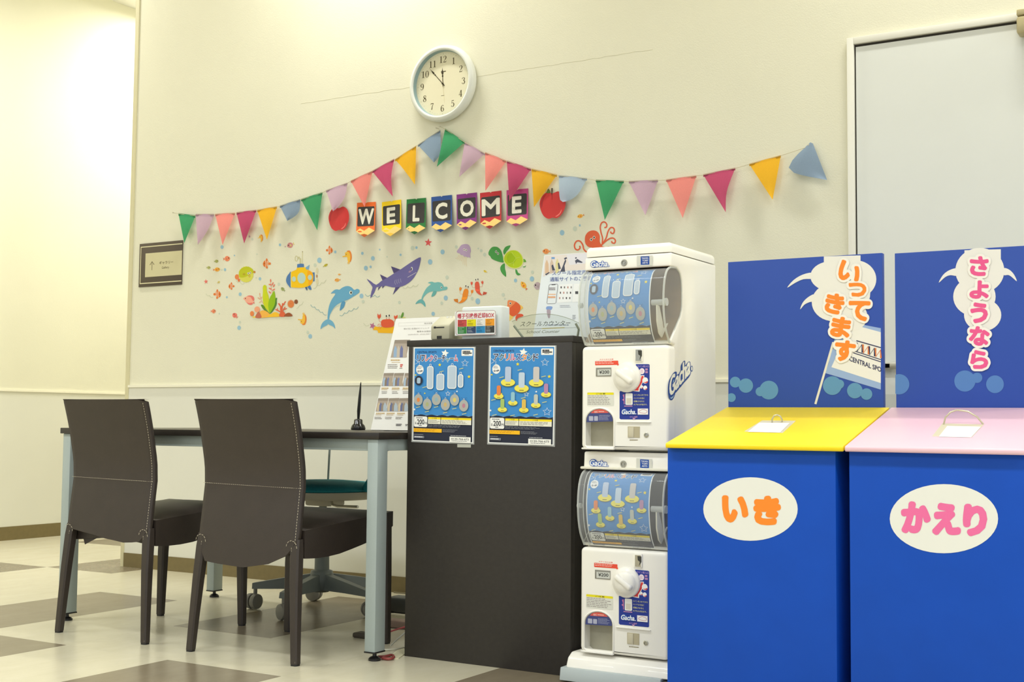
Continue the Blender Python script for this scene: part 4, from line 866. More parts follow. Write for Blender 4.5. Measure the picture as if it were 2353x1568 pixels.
    for i in range(NX): bm.faces.new((top[0][i + 1], top[0][i], bot[0][i], bot[0][i + 1])); bm.faces.new((top[NY][i], top[NY][i + 1], bot[NY][i + 1], bot[NY][i]))
    fin('seat', bm, LEATH, c, True)
    for sx in (-1, 1):
        bm = B(); pts = [(sx * (0.2195 - 0.0235 * z / 0.387), prof(z) - 0.001, z) for z in (0.006, 0.12, 0.24, 0.35, 0.392)]
        bar(bm, pts, [0.026, 0.029, 0.033, 0.036, 0.034], [0.026, 0.029, 0.033, 0.034, 0.026]); lg = fin('leg', bm, LEATH, c, True)
        bm = B(); bar(bm, [(pts[0][0], pts[0][1] - 0.0005, 0.0), (pts[0][0], pts[0][1], 0.008)], 0.024, 0.024); fin('glide', bm, BLACK, lg, True)
        bm = B(); pts = [(sx * 0.214, 0.480, 0.006), (sx * 0.208, 0.480, 0.25), (sx * 0.200, 0.484, 0.446)]
        bar(bm, pts, [0.027, 0.035, 0.038], [0.027, 0.035, 0.038]); lg = fin('leg', bm, LEATH, c, True)
        bm = B(); bar(bm, [(sx * 0.214, 0.480, 0.0), (sx * 0.214, 0.480, 0.008)], 0.024, 0.024); fin('glide', bm, BLACK, lg, True)
    return c
c1 = make_chair('dark brown leather dining chair farther left at the table, its rear hem torn', [(-1, .392), (-.88, .372), (-.4, .362), (0, .348), (.5, .338), (.82, .345), (1, .390)]); c1.location = (-3.571, 3.135, 0)
bm = B(); v = [bm.verts.new(p) for p in ((-0.175, 0.045, 0.375), (-0.145, 0.04, 0.315), (-0.09, 0.045, 0.340), (-0.06, 0.05, 0.36))]; bm.faces.new(v); fin('torn_flap', bm, LEATH, c1, True)
c2 = make_chair('dark brown leather dining chair pushed up to the table next to the dark counter', [(-1, .392), (-.82, .302), (-.5, .296), (0, .292), (.45, .308), (.82, .340), (1, .390)]); c2.location = (-2.9005, 3.126, 0); c2.scale = (1.035, 1, 1)

# ================================================================== TEAL SWIVEL CHAIR
TEAL = mat('teal_fabric', (30, 138, 150), 0.85, noise=0.08, nscale=200, bump=0.3, bscale=900); SHELL = mat('warm_grey_plastic', (176, 172, 156), 0.5); CHG = mat('slate_grey_plastic', (118, 126, 122), 0.45)
SWX, SWY = -3.36, 4.08
sw = empty('swivel_chair', (SWX, SWY, 0), 'teal seated office swivel chair on castors behind the table', 'chair')
bm = B(); pts = []
lathe(bm, [(0.0, 0.452), (0.205, 0.454), (0.224, 0.464), (0.226, 0.486), (0.210, 0.488), (0.0, 0.488)], (SWX, SWY, 0), 'Z', 32); fin('seat_shell', bm, SHELL, sw, smooth=True)
bm = B(); lathe(bm, [(0.0, 0.486), (0.220, 0.486), (0.226, 0.494), (0.218, 0.508), (0.185, 0.519), (0.10, 0.526), (0.0, 0.527)], (SWX, SWY, 0), 'Z', 32); fin('seat', bm, TEAL, sw, smooth=True)
bm = B(); box(bm, SWX - 0.055, SWX + 0.075, SWY - 0.05, SWY + 0.05, 0.424, 0.454, 0.008); fin('mechanism', bm, SHELL, sw)
bm = B(); tube(bm, [(SWX + 0.10, SWY - 0.07, 0.452), (SWX + 0.11, SWY - 0.075, 0.434), (SWX + 0.14, SWY - 0.08, 0.430), (SWX + 0.25, SWY - 0.09, 0.433)], 0.006, 8); fin('lever', bm, mat('chrome', (200, 200, 195), 0.2, metal=1.0), sw)
bm = B(); lathe(bm, [(0.016, 0.426), (0.016, 0.30), (0.028, 0.30), (0.030, 0.165), (0.044, 0.160), (0.050, 0.13), (0.046, 0.09), (0.030, 0.075)], (SWX, SWY, 0), 'Z', 20); fin('column', bm, CHG, sw, smooth=True)
for k in range(5):
    a = math.radians(72 * k + 62); d = Vector((math.cos(a), math.sin(a), 0)); p = Vector((SWX, SWY, 0)); e = p + d * 0.275; n = Vector((-d.y, d.x, 0))
    bm = B(); ring = []
    for q, h0, h1, ww in ((0.03, 0.085, 0.150, 0.022), (0.16, 0.085, 0.128, 0.019), (0.285, 0.082, 0.105, 0.016)):
        c = p + d * q; ring.append([bm.verts.new(c + n * ww + Vector((0, 0, h0))), bm.verts.new(c - n * ww + Vector((0, 0, h0))), bm.verts.new(c - n * ww * 0.8 + Vector((0, 0, h1))), bm.verts.new(c + n * ww * 0.8 + Vector((0, 0, h1)))])
    for r0, r1 in zip(ring, ring[1:]):
        for q in range(4): bm.faces.new((r0[q], r0[(q + 1) % 4], r1[(q + 1) % 4], r1[q]))
    bm.faces.new(ring[0]); bm.faces.new(list(reversed(ring[-1]))); sp = fin('base_spoke', bm, CHG, sw)
    ca = a + 1.1; cd = Vector((math.cos(ca), math.sin(ca), 0)); cn = Vector((-cd.y, cd.x, 0)); c0 = e + cd * 0.01 + Vector((0, 0, 0.032))
    bm = B()
    for s in (-1, 1):
        tube(bm, [c0 + cn * (0.004 * s), c0 + cn * (0.012 * s), c0 + cn * (0.024 * s), c0 + cn * (0.027 * s)], [0.030, 0.032, 0.030, 0.020], 18)
    tube(bm, [e + Vector((0, 0, 0.05)), e + Vector((0, 0, 0.09))], 0.008, 8); fin('castor', bm, mat('castor_grey', (140, 138, 128), 0.45), sp)
# low back on the far side: stem and small pad
bm = B(); st0 = onY(753.5, 1108, SWY + 0.17); st1 = onY(757.5, 1033, SWY + 0.19); tube(bm, [st0, st1], 0.0045, 8); fin('back_stem', bm, CHG, sw)
bm = B(); q0 = onY(834, 1128, SWY); q1 = onY(850, 1100, SWY); prism(bm, [(q0.x, q0.z), (q1.x + .03, q0.z - .01), (q1.x + .04, q1.z + .03), (q1.x, q1.z)], 'Y', SWY - 0.02, SWY + 0.03, 0.004); fin('back_bracket', bm, TEAL, sw)

# ================================================================== PEN STAND, LEANING NOTICE
pp = onZ(823, 988.5, TZ); ps = empty('pen_stand', (pp.x, pp.y, TZ), 'black desk pen standing upright in a round black base on the table', 'pen stand')
GLB = mat('gloss_black', (22, 22, 22), 0.12)
bm = B(); lathe(bm, [(0.028, 0), (0.030, 0.006), (0.026, 0.018), (0.018, 0.026), (0.017, 0.040), (0.012, 0.044), (0.0, 0.044)], (pp.x, pp.y, TZ), 'Z', 24); fin('base', bm, GLB, ps, smooth=True)
bm = B(); tube(bm, [(pp.x, pp.y, TZ + 0.038), (pp.x + 0.001, pp.y, TZ + 0.075), (pp.x + 0.005, pp.y, TZ + 0.13), (pp.x + 0.009, pp.y, TZ + 0.185), (pp.x + 0.010, pp.y, TZ + 0.192)], [0.0045, 0.007, 0.006, 0.0025, 0.001], 12); fin('pen', bm, GLB, ps, smooth=True)

PAPER = mat('white_paper', (240, 239, 234), 0.6, spec=0.3)
bx0 = -2.964; b0 = Vector((bx0, 3.873, TZ + 0.003)); b1 = Vector((bx0, 4.025, 1.172)); bn = (b1 - b0).cross(Vector((1, 0, 0)))
nb = empty('notice_board', (bx0 + 0.23, 3.9, TZ), 'white notice sheet with rows of swimmer photographs leaning on the table', 'notice')
bm = B(); back = bn.normalized() * (1 if bn.y > 0 else -1)
vs = []
for q in (0, 0.006):
    for p in (b0, b0 + Vector((0.455, 0, 0)), b1 + Vector((0.455, 0, 0)), b1): vs.append(bm.verts.new(p + back * q))
for f in ((0, 1, 2, 3), (4, 5, 6, 7), (0, 1, 5, 4), (1, 2, 6, 5), (2, 3, 7, 6), (3, 0, 4, 7)): bm.faces.new([vs[i] for i in f])
fin('board', bm, PAPER, nb)
bm = B(); box(bm, bx0 + 0.05, bx0 + 0.40, 3.885, 4.10, TZ, TZ + 0.008, 0.002); box(bm, bx0 + 0.2, bx0 + 0.24, 4.06, 4.085, TZ, TZ + 0.36); fin('easel_stand', bm, mat('clear_plastic_grey', (210, 210, 204), 0.3), nb)
P = Print(planeN(b0 - back * 0.0004, back), (840, 720, 5.6)); GT = (150, 146, 140)
P.rect(425, 125, 880, 127, (196, 192, 186), -0.04); P.rect(425, 165, 880, 167, (196, 192, 186), -0.04); P.rect(425, 125, 427, 165, (196, 192, 186))
P.text('競泳結果', 755, 122, 860, 140, GT, 0.0, -0.03); P.text('第47回 全国JOCジュニア', 490, 192, 820, 214, GT, 0.0, -0.03); P.text('春季水泳競技大会', 660, 226, 900, 248, GT, 0.0, -0.03); P.text('2025年3月27日 - 3月30日 東京アク', 545, 268, 860, 284, (170, 164, 158), 0.0, -0.03)
P.build('heading', nb)
P = Print(planeN(b0 - back * 0.0004, back), (840, 720, 5.6))
def photo(x0, y0, x1, y1, sk, tones):
    h = y1 - y0; P = Print(planeN(b0 - back * 0.0004, back), (840, 720, 5.6))
    P.poly([(x0 + sk, y0), (x1 + sk, y0 - 3), (x1, y1 - 2), (x0, y1)], (176, 162, 148))
    P.poly([(x0 + sk, y0), (x1 + sk, y0 - 3), (x1 + sk * .8, y0 + h * .2), (x0 + sk * .8, y0 + h * .2)], (150, 138, 124))
    for i, t in enumerate(tones):
        cx = x0 + sk * .4 + (x1 - x0) * (0.2 + 0.6 * i / max(1, len(tones) - 1)); P.poly([(cx - 24, y1 - 4), (cx - 20, y0 + h * .55), (cx, y0 + h * .3), (cx + 20, y0 + h * .5), (cx + 30, y1 - 4)], t)
    P.build('photograph', nb)
photo(322, 345, 520, 572, 55, [(150, 176, 204), (196, 184, 168), (112, 118, 160), (186, 172, 156)])
for x in (203, 336, 474): photo(x, 772, x + 128, 940, 34, [(168, 188, 208), (140, 122, 102), (118, 128, 168), (176, 160, 140)])
for x in (130, 268, 402): photo(x, 1095, x + 132, 1266, 34, [(206, 188, 156), (104, 112, 150), (150, 136, 120), (176, 190, 200)])
P = Print(planeN(b0 - back * 0.0004, back), (840, 720, 5.6)); TN, DKT = (206, 176, 122), (110, 102, 94)
P.lines(325, 596, 485, 616, 1, TN, 0.9); P.lines(335, 630, 450, 644, 1, TN); P.lines(285, 660, 430, 722, 3, DKT, 0.35); P.lines(445, 656, 480, 700, 2, (214, 90, 84), 0.8); P.lines(435, 706, 475, 720, 1, DKT)
for x in (205, 340, 478): P.lines(x, 958, x + 110, 976, 1, TN, 0.9); P.lines(x - 5, 982, x + 100, 996, 1, TN); P.lines(x, 1008, x + 85, 1046, 2, DKT, 0.35)
for x in (135, 270, 405): P.lines(x, 1282, x + 110, 1298, 1, TN, 0.9); P.lines(x - 5, 1306, x + 90, 1318, 1, TN); P.lines(x - 20, 1336, x + 75, 1372, 2, DKT, 0.35)
P.lines(390, 1424, 480, 1454, 2, (90, 88, 92), 0.7); P.text('SP', 510, 1428, 545, 1450, (90, 88, 92), 0.02); P.build('captions', nb)['kind'] = 'stuff'

# ================================================================== DARK COUNTER WITH ITS POSTERS
CTR = mat('dark_brown_counter_laminate', (46, 42, 38), 0.5, noise=0.10, nscale=60, bump=0.15, bscale=90)
KX0, KX1, KY0, KY1, KZ = -2.488, -1.868, 3.452, 3.852, 1.041
kt = empty('reception_counter', ((KX0 + KX1) / 2, (KY0 + KY1) / 2, 0), 'tall dark brown reception counter between the table and the capsule machines', 'counter')
slab('front_panel', KX0, KX1, KY0, KY0 + 0.025, 0, KZ - 0.020, CTR, kt, r=0.001); slab('side_panel', KX0, KX0 + 0.025, KY0 + 0.025, KY1, 0, KZ - 0.020, CTR, kt); slab('side_panel', KX1 - 0.025, KX1, KY0 + 0.025, KY1, 0, KZ - 0.020, CTR, kt)
slab('shelf', KX0 + 0.025, KX1 - 0.025, KY0 + 0.025, KY1, 0.70, 0.72, CTR, kt); slab('counter_top', KX0 - 0.008, KX1 + 0.004, KY0 - 0.0005, KY1 + 0.01, KZ - 0.020, KZ, CTR, kt, r=0.002)
NAVY, BLUE_ = (44, 48, 64), (66, 142, 208)
def poster_common(P, title, cols, left):
    P.rect(0, 0, 100, 155, (238, 240, 238)); P.rect(1.6, 1.8, 98.4, 112, BLUE_)
    P.poly([(1.6, 153.4), (1.6, 112)] + [(1.6 + 96.8 * k / 32, 111.6 + 0.8 * math.sin(k * 1.1)) for k in range(33)] + [(98.4, 153.4)], NAVY)
    for x, y, r in ((52, 10, 6.5),): P.star(x, y, r, (246, 246, 240), 0.5, -80)
    P.text('CENTRAL SPORTS', 6, 6.2, 38, 9.8, (40, 52, 92), 0.012)
    n = len(title); x0, x1 = 6, left
    for i, ch in enumerate(title):
        a = x0 + (x1 - x0) * i / n; b = x0 + (x1 - x0) * (i + 0.9) / n
        if ch in 'ーャ': ya_, yb_ = (17.6, 19.0) if ch == 'ー' else (18, 24)
        else: ya_, yb_ = 12.5, 23.5
        P.text(ch, a - .7, ya_ - .7, b + .7, yb_ + .7, (226, 234, 246), 0.07); P.l -= 1
    P.l += 1
    for i, ch in enumerate(title):
        a = x0 + (x1 - x0) * i / n; b = x0 + (x1 - x0) * (i + 0.9) / n
        if ch in 'ーャ': ya_, yb_ = (17.6, 19.0) if ch == 'ー' else (18, 24)
        else: ya_, yb_ = 12.5, 23.5
        P.text(ch, a, ya_, b, yb_, cols[i], 0.025); P.l -= 1
    P.l += 1
    P.rrect(79, 4.2, 97, 14.4, 1.2, (244, 244, 240)); P.lines(81, 6, 95, 9, 1, (50, 48, 50), 0.9); P.rect(81, 9, 95.5, 10.8, (50, 48, 50)); P.lines(84, 11.6, 94, 13, 1, (50, 48, 50), 0.6)
    for x, y, r in ((85, 26, 6), (58, 76, 4)):
        P.stroke([(x + r * (1 if k % 2 == 0 else .45) * math.cos(math.radians(-90 + 36 * k)), y + r * (1 if k % 2 == 0 else .45) * math.sin(math.radians(-90 + 36 * k))) for k in range(10)], 0.7, (236, 240, 242), closed=True)
    P.stroke([(3, 20), (8, 25), (3, 28)], 0.6, (236, 240, 242)); P.stroke([(10, 24), (10, 30)], 0.6, (236, 240, 242))
    P.ell(11, 37, 6.3, 7.6, (244, 244, 242)); P.lines(6.5, 32, 15.5, 37, 2, (110, 110, 120), 0.4); P.text('全9種', 6.5, 38, 15.5, 41.5, (40, 44, 70), 0.02)
    for x, y, r in ((44, 29, 2.8), (4, 46, 1.8), (92, 48, 2.8), (20, 76, 1.6)): P.star(x, y, r, (246, 224, 60), 0.5)
    for x, y, r in ((3, 103, 2.2), (73, 72, 1.8)): P.star(x, y, r, (240, 242, 242), 0.5)
    P.rrect(2.6, 114.2, 25, 131.6, 2.4, (244, 244, 240)); P.lines(6, 116, 21, 118, 1, (70, 70, 78), 0.6); P.text('各', 4, 123.5, 7.6, 127.2, (50, 50, 56), 0.02); P.text('200', 8, 119, 20, 127.4, (40, 40, 46), 0.02); P.text('円', 20.6, 123.5, 24.4, 127.2, (50, 50, 56), 0.02); P.lines(11, 128.6, 16, 130.2, 1, (70, 70, 78), 0.7)
    for x0, x1 in ((26.5, 47), (48, 97)):
        P.rect(x0, 115, x1, 126, (238, 236, 220)); P.rect(x0, 115, x1, 118.4, (246, 220, 40)); P.text('ご注意', (x0 + x1) / 2 - 4, 115.6, (x0 + x1) / 2 + 4, 117.8, (70, 66, 50)); P.lines(x0 + 1.5, 119.6, x1 - 1.5, 125.4, 3, (120, 116, 106), 0.35)
    P.lines(26.5, 127.4, 82, 132, 3, (150, 152, 160), 0.28); P.rect(2.6, 133.8, 49.4, 139.8, (250, 190, 36)); P.lines(4, 134.8, 45, 139, 2, (196, 130, 30), 0.35); P.lines(51, 134.6, 76, 139.6, 3, (150, 152, 160), 0.3)
    P.lines(3, 143.6, 20, 145, 1, (150, 152, 160), 0.6); P.rrect(3, 146.2, 20.6, 150, 0.8, (120, 124, 136)); P.lines(4.4, 147.2, 19.4, 149, 1, (226, 228, 232), 0.8); P.lines(64, 143.4, 90, 144.8, 1, (190, 192, 198), 0.6)
    P.rect(62.5, 145.6, 96.6, 155, (242, 242, 236)); P.text('0120-766-673', 65.5, 147.6, 93.5, 150.8, (52, 52, 58), 0.012); P.lines(66, 152, 93, 153.2, 1, (110, 110, 116), 0.7)
def yellow_notes(P, pts):
    for x, y in pts: P.stroke([(x - 3.4, y + .9), (x + 3.4, y - .9)], 0.9, (232, 220, 120)); P.l -= 1
    P.l += 1
KC = [(44, 52, 84), (44, 52, 84), (224, 110, 96), (204, 80, 120), (44, 80, 150), (44, 52, 84), (44, 52, 84), (60, 140, 150), (44, 52, 84), (206, 70, 90)]
def poster_charm(P):
    poster_common(P, 'リフレクターチャーム', [KC[i % len(KC)] for i in range(10)], 74)
    for x, y, w_, h in ((29, 50, 11, 38), (46, 57, 13, 27), (65, 49, 15, 38), (79, 55, 9, 22)):   # blank die-cut charms
        P.ring(x, y - h / 2 - 1.4, 2, 2.2, 0.8, (230, 234, 236), 12); P.rrect(x - w_ / 2, y - h / 2, x + w_ / 2, y + h / 2, 4, (238, 240, 238)); P.rrect(x - w_ / 2 + 1.2, y - h / 2 + 1.4, x + w_ / 2 - 1.2, y + h / 2 - 1.4, 3, (190, 206, 222)); P.l -= 2
    P.l += 3
    P.ell(10, 55, 6.6, 7.8, (48, 52, 68)); P.rrect(7, 50.5, 13, 60, 2, (176, 200, 220))
    for x, y, c in ((10, 87, (232, 140, 76)), (25, 94, (176, 180, 132)), (40, 86, (150, 180, 190)), (55, 94, (206, 180, 120)), (70, 86, (226, 206, 110)), (85, 95, (190, 130, 150))):
        P.stroke([(x - 4, y - 13), (x, y - 9.4), (x + 4, y - 13)], 0.4, (60, 70, 96)); P.ring(x, y - 10.2, 1.4, 1.5, 0.5, (226, 226, 222), 10); P.ell(x, y, 7.4, 9.4, (176, 178, 172)); P.ell(x, y, 2.6, 3.6, c); P.l -= 3
    P.l += 3; yellow_notes(P, [(10, 99), (25, 106), (40, 98), (55, 107), (70, 100), (86, 108), (48, 40), (80, 35), (20, 66)])
def poster_stand(P):
    poster_common(P, 'アクリルスタンド', [(44, 52, 84), (40, 96, 110), (214, 120, 90), (204, 84, 120), (44, 80, 150), (230, 140, 60), (40, 110, 130), (44, 52, 84)], 76)
    P.stroke([(90 + 6.5 * (1 if k % 2 == 0 else .45) * math.cos(math.radians(-90 + 36 * k)), 103 + 6.5 * (1 if k % 2 == 0 else .45) * math.sin(math.radians(-90 + 36 * k))) for k in range(10)], 0.7, (236, 240, 242), closed=True)
    for x, y, k, c in ((30, 58, 1.0, (186, 200, 224)), (51, 67, 1.0, (196, 212, 228)), (73, 58, 1.0, (206, 200, 196)), (16, 80, .68, (232, 134, 72)), (88, 76, .68, (186, 138, 176)), (38, 90, .66, (150, 196, 212)), (22, 101, .66, (170, 196, 110)), (55, 101, .66, (226, 190, 90)), (73, 93, .66, (196, 200, 190))):
        P.ell(x, y + .9, 11 * k, 6 * k, (130, 124, 60)); P.ell(x, y, 11 * k, 6 * k, (240, 228, 96)); P.rect(x - 3.4 * k, y + 2.6 * k, x + 3.4 * k, y + 3.8 * k, (120, 108, 50)); P.rrect(x - 4.6 * k, y - (25 if k == 1 else 17), x + 4.6 * k, y - 1, 2.4, c); P.l -= 4
    P.l += 5; yellow_notes(P, [(20, 50), (48, 38), (84, 48), (8, 86), (10, 110), (38, 110), (54, 82), (73, 108), (86, 88)])
FY = KY0 - 0.0012
def counter_poster(px, draw, label):
    q = [onY(x, y, FY) for x, y in px]; o0 = q[2]
    pt = empty('poster', (q[2].x, FY, q[2].z), label, 'poster')
    bm = B(); n = Vector((0, -1, 0))
    ext = [q[0] + Vector((-.004, 0, .001)), q[1] + Vector((.004, 0, .001)), q[3] + Vector((.004, 0, -.004)), q[2] + Vector((-.004, 0, -.004))]
    for k in (0.0002, 0.0008): pass
    vs = [bm.verts.new(p) for p in ext] + [bm.verts.new(p + Vector((0, 0.0008, 0))) for p in ext]
    for f in ((0, 1, 2, 3), (4, 5, 6, 7), (0, 1, 5, 4), (1, 2, 6, 5), (2, 3, 7, 6), (3, 0, 4, 7)): bm.faces.new([vs[i] for i in f])
    fin('clear_sleeve', bm, clear('sleeve_film', (232, 234, 232), 0.35, 0.1), pt)
    P = Print(quad(q[0] + n * .0002, q[1] + n * .0002, q[2] + n * .0002, q[3] + n * .0002, 100, 155, (0, -1, 0))); draw(P); P.build('printed_sheet', pt)
    return pt
ZI = (930, 780, 6.03)
zi = lambda x, y: (930 + x / 6.03, 780 + y / 6.03)
counter_poster([zi(128, 112), zi(970, 108), zi(106, 1408), zi(948, 1442)], poster_charm, 'blue poster of hanging charms taped to the left half of the dark counter')
counter_poster([zi(1180, 92), zi(2088, 90), zi(1156, 1440), zi(2064, 1474)], poster_stand, 'blue poster of figures on yellow stands taped to the right half of the dark counter')
bm = B(); a = onY(1051, 1021, KY0 - 0.0006); b = onY(1082, 1029, KY0 - 0.0006); box(bm, a.x, b.x, KY0 - 0.001, KY0 - 0.0002, b.z, a.z)
tag(fin('tape_strip', bm, mat('matte_tape', (184, 186, 174), 0.5)), 'short strip of pale tape below the charm poster on the counter', 'tape')

# ================================================================== THINGS ON THE COUNTER
PRN = mat('putty_plastic', (190, 186, 160), 0.5); YP = 3.55
pxa, pxb = onY(989.5, 770, YP).x, onY(1043, 770, YP + 0.02).x - 0.006
zt_ = onY(1015, 728, YP + 0.06).z
pr_ = empty('ticket_printer', ((pxa + pxb) / 2, YP + 0.06, KZ), 'small putty coloured ticket printer with a dark slot on the counter corner', 'printer')
bm = B(); zs = KZ + 0.008; prism(bm, [(YP, zs), (YP, zs + 0.046), (YP + 0.006, zs + 0.052), (YP + 0.055, zt_), (YP + 0.15, zt_), (YP + 0.15, zs)], 'X', pxa, pxb, 0.004); fin('body', bm, PRN, pr_)
bm = B(); box(bm, pxa + 0.02, pxb - 0.02, YP - 0.0005, YP + 0.008, zs + 0.0385, zs + 0.0425); box(bm, pxa + 0.012, pxa + 0.022, YP - 0.001, YP + 0.008, zs + 0.037, zs + 0.045, 0.002); fin('paper_slot', bm, BLACK, pr_)
bm = B(); box(bm, (pxa + pxb) / 2 - 0.012, (pxa + pxb) / 2 + 0.008, YP - 0.0005, YP + 0.006, zs + 0.002, zs + 0.012); fin('latch', bm, BLACK, pr_)
bm = B(); s_ = (zt_ - zs - 0.052) / 0.049
for k in (0, 1): box(bm, pxa + 0.034 + 0.014 * k, pxa + 0.042 + 0.014 * k, YP + 0.044, YP + 0.050, zs + 0.052 + s_ * 0.038, zs + 0.052 + s_ * 0.044 + 0.002)
fin('button', bm, mat('white_button', (240, 240, 234), 0.4), pr_)
bm = B(); box(bm, pxa + 0.01, pxb + 0.012, YP + 0.008, YP + 0.145, KZ, zs); fin('rubber_base', bm, BLACK, pr_)

CORR = mat('white_corrugated_plastic', (226, 232, 230), 0.5, noise=0.02, nscale=120); YB = 3.565
bxa, bxb = onY(1060.5, 740, YB).x, onY(1152, 740, YB).x; bzt = onY(1110, 704, YB).z
tk = empty('ticket_box', ((bxa + bxb) / 2, YB + 0.05, KZ), 'white return box with red headed coloured ticket card on its front', 'box')
bm = B(); box(bm, bxa, bxb, YB, YB + 0.055, KZ, bzt, 0.006, 3); fin('box_body', bm, CORR, tk)
P = Print(planeY(YB - 0.010), (970, 690, 11.205)); sl = -0.027
P.rect(842, 300, 1900, 918, (242, 243, 238), sl); 
P.build('card', tk)
P = Print(planeY(YB - 0.0104), (970, 690, 11.205))
pts = []
for cx, cy, a in ((1830, 325, -90), (1830, 825, 0), (935, 840, 90), (935, 350, 180)):
    for k in range(5): t = math.radians(a + 22.5 * k); x = cx + 62 * math.cos(t); pts.append((x, cy + 62 * math.sin(t) + (sl * (x - 880) * 0.0)))
P.stroke(pts, 8, (150, 60, 66), closed=True)
P.text('帽子引換券返却BOX', 912, 345, 1855, 482, (200, 56, 78), 0.02, -0.035)
CT = [(206, 84, 80), (238, 224, 30), (238, 236, 228), (246, 164, 48), (62, 140, 70), (58, 78, 110), (52, 146, 200), (70, 70, 66)]
for k, c in enumerate(CT):
    x0 = 915 + 238 * (k % 4); y0 = (508 if k < 4 else 690) - 9 * (k % 4); P.rect(x0, y0, x0 + 230, y0 + 178, c, sl)
    dk = (40, 40, 40) if sum(c) > 330 else (210, 214, 214); P.l += 0; P.lines(x0 + 30, y0 + 14, x0 + 215, y0 + 30, 1, dk, 0.5, sl); P.text('帽子引換券', x0 + 30, y0 + 46, x0 + 110, y0 + 66, dk, 0.01, sl); P.lines(x0 + 20, y0 + 96, x0 + 170, y0 + 165, 3, dk, 0.3, sl); P.l -= 4
P.build('card_print', tk)
bm = B()
ca, cb = onY(1045, 772, YB - 0.009), onY(1139.5, 713, YB - 0.009)

# clear acrylic sign
YA = 3.56; ACR = clear('clear_acrylic', (246, 248, 246), 0.02, 0.03, 0.10)
ac = empty('acrylic_sign', (onY(1265, 775, YA).x, YA, KZ), 'clear arched acrylic sign lettered School Counter on the counter', 'sign')
arch = [(1198, 777), (1176, 739)] + [(1176 + 154 * t, 739 - 20.5 * math.sin(math.pi * t * 0.98) ** 0.8 + 6 * t) for t in [k / 10 for k in range(1, 11)]] + [(1338, 775)]
bm = B(); a = [onY(x, y, YA) for x, y in arch]; va = [bm.verts.new(p) for p in a]; vb = [bm.verts.new(p + Vector((0, 0.004, 0))) for p in a]; bm.faces.new(va); bm.faces.new(list(reversed(vb)))
for i in range(len(va)): bm.faces.new((va[i], va[(i + 1) % len(va)], vb[(i + 1) % len(va)], vb[i]))
fin('acrylic_plate', bm, ACR, ac)
bm = B(); tube(bm, [p + Vector((0, 0.002, 0)) for p in a[1:12]], 0.0008, 5); fin('polished_edge', bm, mat('acrylic_edge_green', (150, 158, 132), 0.2), ac)
ED = mat('acrylic_foot_green', (128, 136, 118), 0.25)
for (x0, y0), (x1, y1) in (((1181, 749), (1201, 775)), ((1323, 744), (1330, 757)), ((1330, 757), (1327, 774))):
    p, q = onY(x0, y0, YA - 0.003), onY(x1, y1, YA - 0.003); bm = B(); tube(bm, [p, q], 0.0035, 6); fin('foot', bm, ED, ac)
P = Print(planeY(YA - 0.0006), (1140, 570, 7.127)); G1 = (70, 78, 62)
P.text('スクールカウンター', 392, 1206, 1218, 1288, G1, 0.0, -0.022, 0.3); P.stroke([(360, 1332), (760, 1322)], 5, G1); P.stroke([(750, 1322), (1120, 1306)], [14, 14], (206, 192, 110)); P.stroke([(760, 1320), (1310, 1304)], 4, G1)
P.text('School Counter', 490, 1352, 1042, 1400, (128, 132, 112), 0.004, -0.02, 0.3); P.build('lettering', ac)

# school shop notice in a leaning stand behind it
nx = onY(1226, 775, 3.70).x; n0 = onY(1224, 779, 3.70); n1 = onX(1250.5, 587, n0.x); nv = (n1 - n0).cross(Vector((1, 0, 0))); nbk = nv.normalized() * (1 if nv.y > 0 else -1); WN = 0.235
nt_ = empty('shop_notice', (n0.x + WN / 2, 3.72, KZ), 'school shop notice sheet standing at the back of the counter, partly behind the capsule machine', 'notice')
n0 = n0 + (n1 - n0) * ((KZ - n0.z) / (n1.z - n0.z)); bm = B(); vs = []
for q in (0, 0.003):
    for p in (n0, n0 + Vector((WN, 0, 0)), n1 + Vector((WN, 0, 0)), n1): vs.append(bm.verts.new(p + nbk * q))
for f in ((0, 1, 2, 3), (4, 5, 6, 7), (0, 1, 5, 4), (1, 2, 6, 5), (2, 3, 7, 6), (3, 0, 4, 7)): bm.faces.new([vs[i] for i in f])
fin('sheet', bm, mat('pale_blue_white_paper', (226, 232, 236), 0.4), nt_)
P = Print(planeN(n0 - nbk * 0.0004, nbk), (1140, 570, 7.127)); NB = (104, 120, 172)
P.poly([(800, 130), (1620, 70), (1620, 350), (1160, 372), (900, 420), (770, 470)], (226, 216, 208)); P.poly([(1150, 110), (1620, 80), (1620, 240), (1200, 280)], (222, 220, 226))
for x, y, c in ((830, 260, (214, 182, 150)), (910, 250, (206, 184, 164)), (1000, 240, (216, 206, 150))): P.poly([(x - 30, 420), (x - 26, y), (x, y - 70), (x + 28, y), (x + 36, 400)], c); P.l -= 1
P.l += 1
for pts in ([(905, 290), (930, 270), (968, 370), (920, 370)], [(1010, 250), (1030, 240), (1060, 340), (1020, 350)], [(1090, 300), (1130, 190), (1150, 210), (1120, 290), (1130, 390), (1050, 390)], [(1110, 170), (1150, 150), (1165, 170), (1125, 195)], [(1290, 210), (1330, 180), (1420, 235), (1400, 245), (1330, 235), (1310, 262)], [(1290, 165), (1310, 148), (1326, 166), (1300, 180)], [(800, 430), (870, 395), (880, 405), (820, 450)]): P.poly(pts, (74, 78, 96)); P.l -= 1
P.l += 1; P.rect(905, 150, 960, 182, (120, 160, 208))
P.text('スクール指定用品', 915, 378, 1560, 452, NB, 0.012, -0.03); P.text('通販サイトのご案内', 880, 478, 1570, 552, NB, 0.012, -0.03)
P.build('heading_print', nt_)
P = Print(planeN(n0 - nbk * 0.0004, nbk), (1140, 570, 7.127))
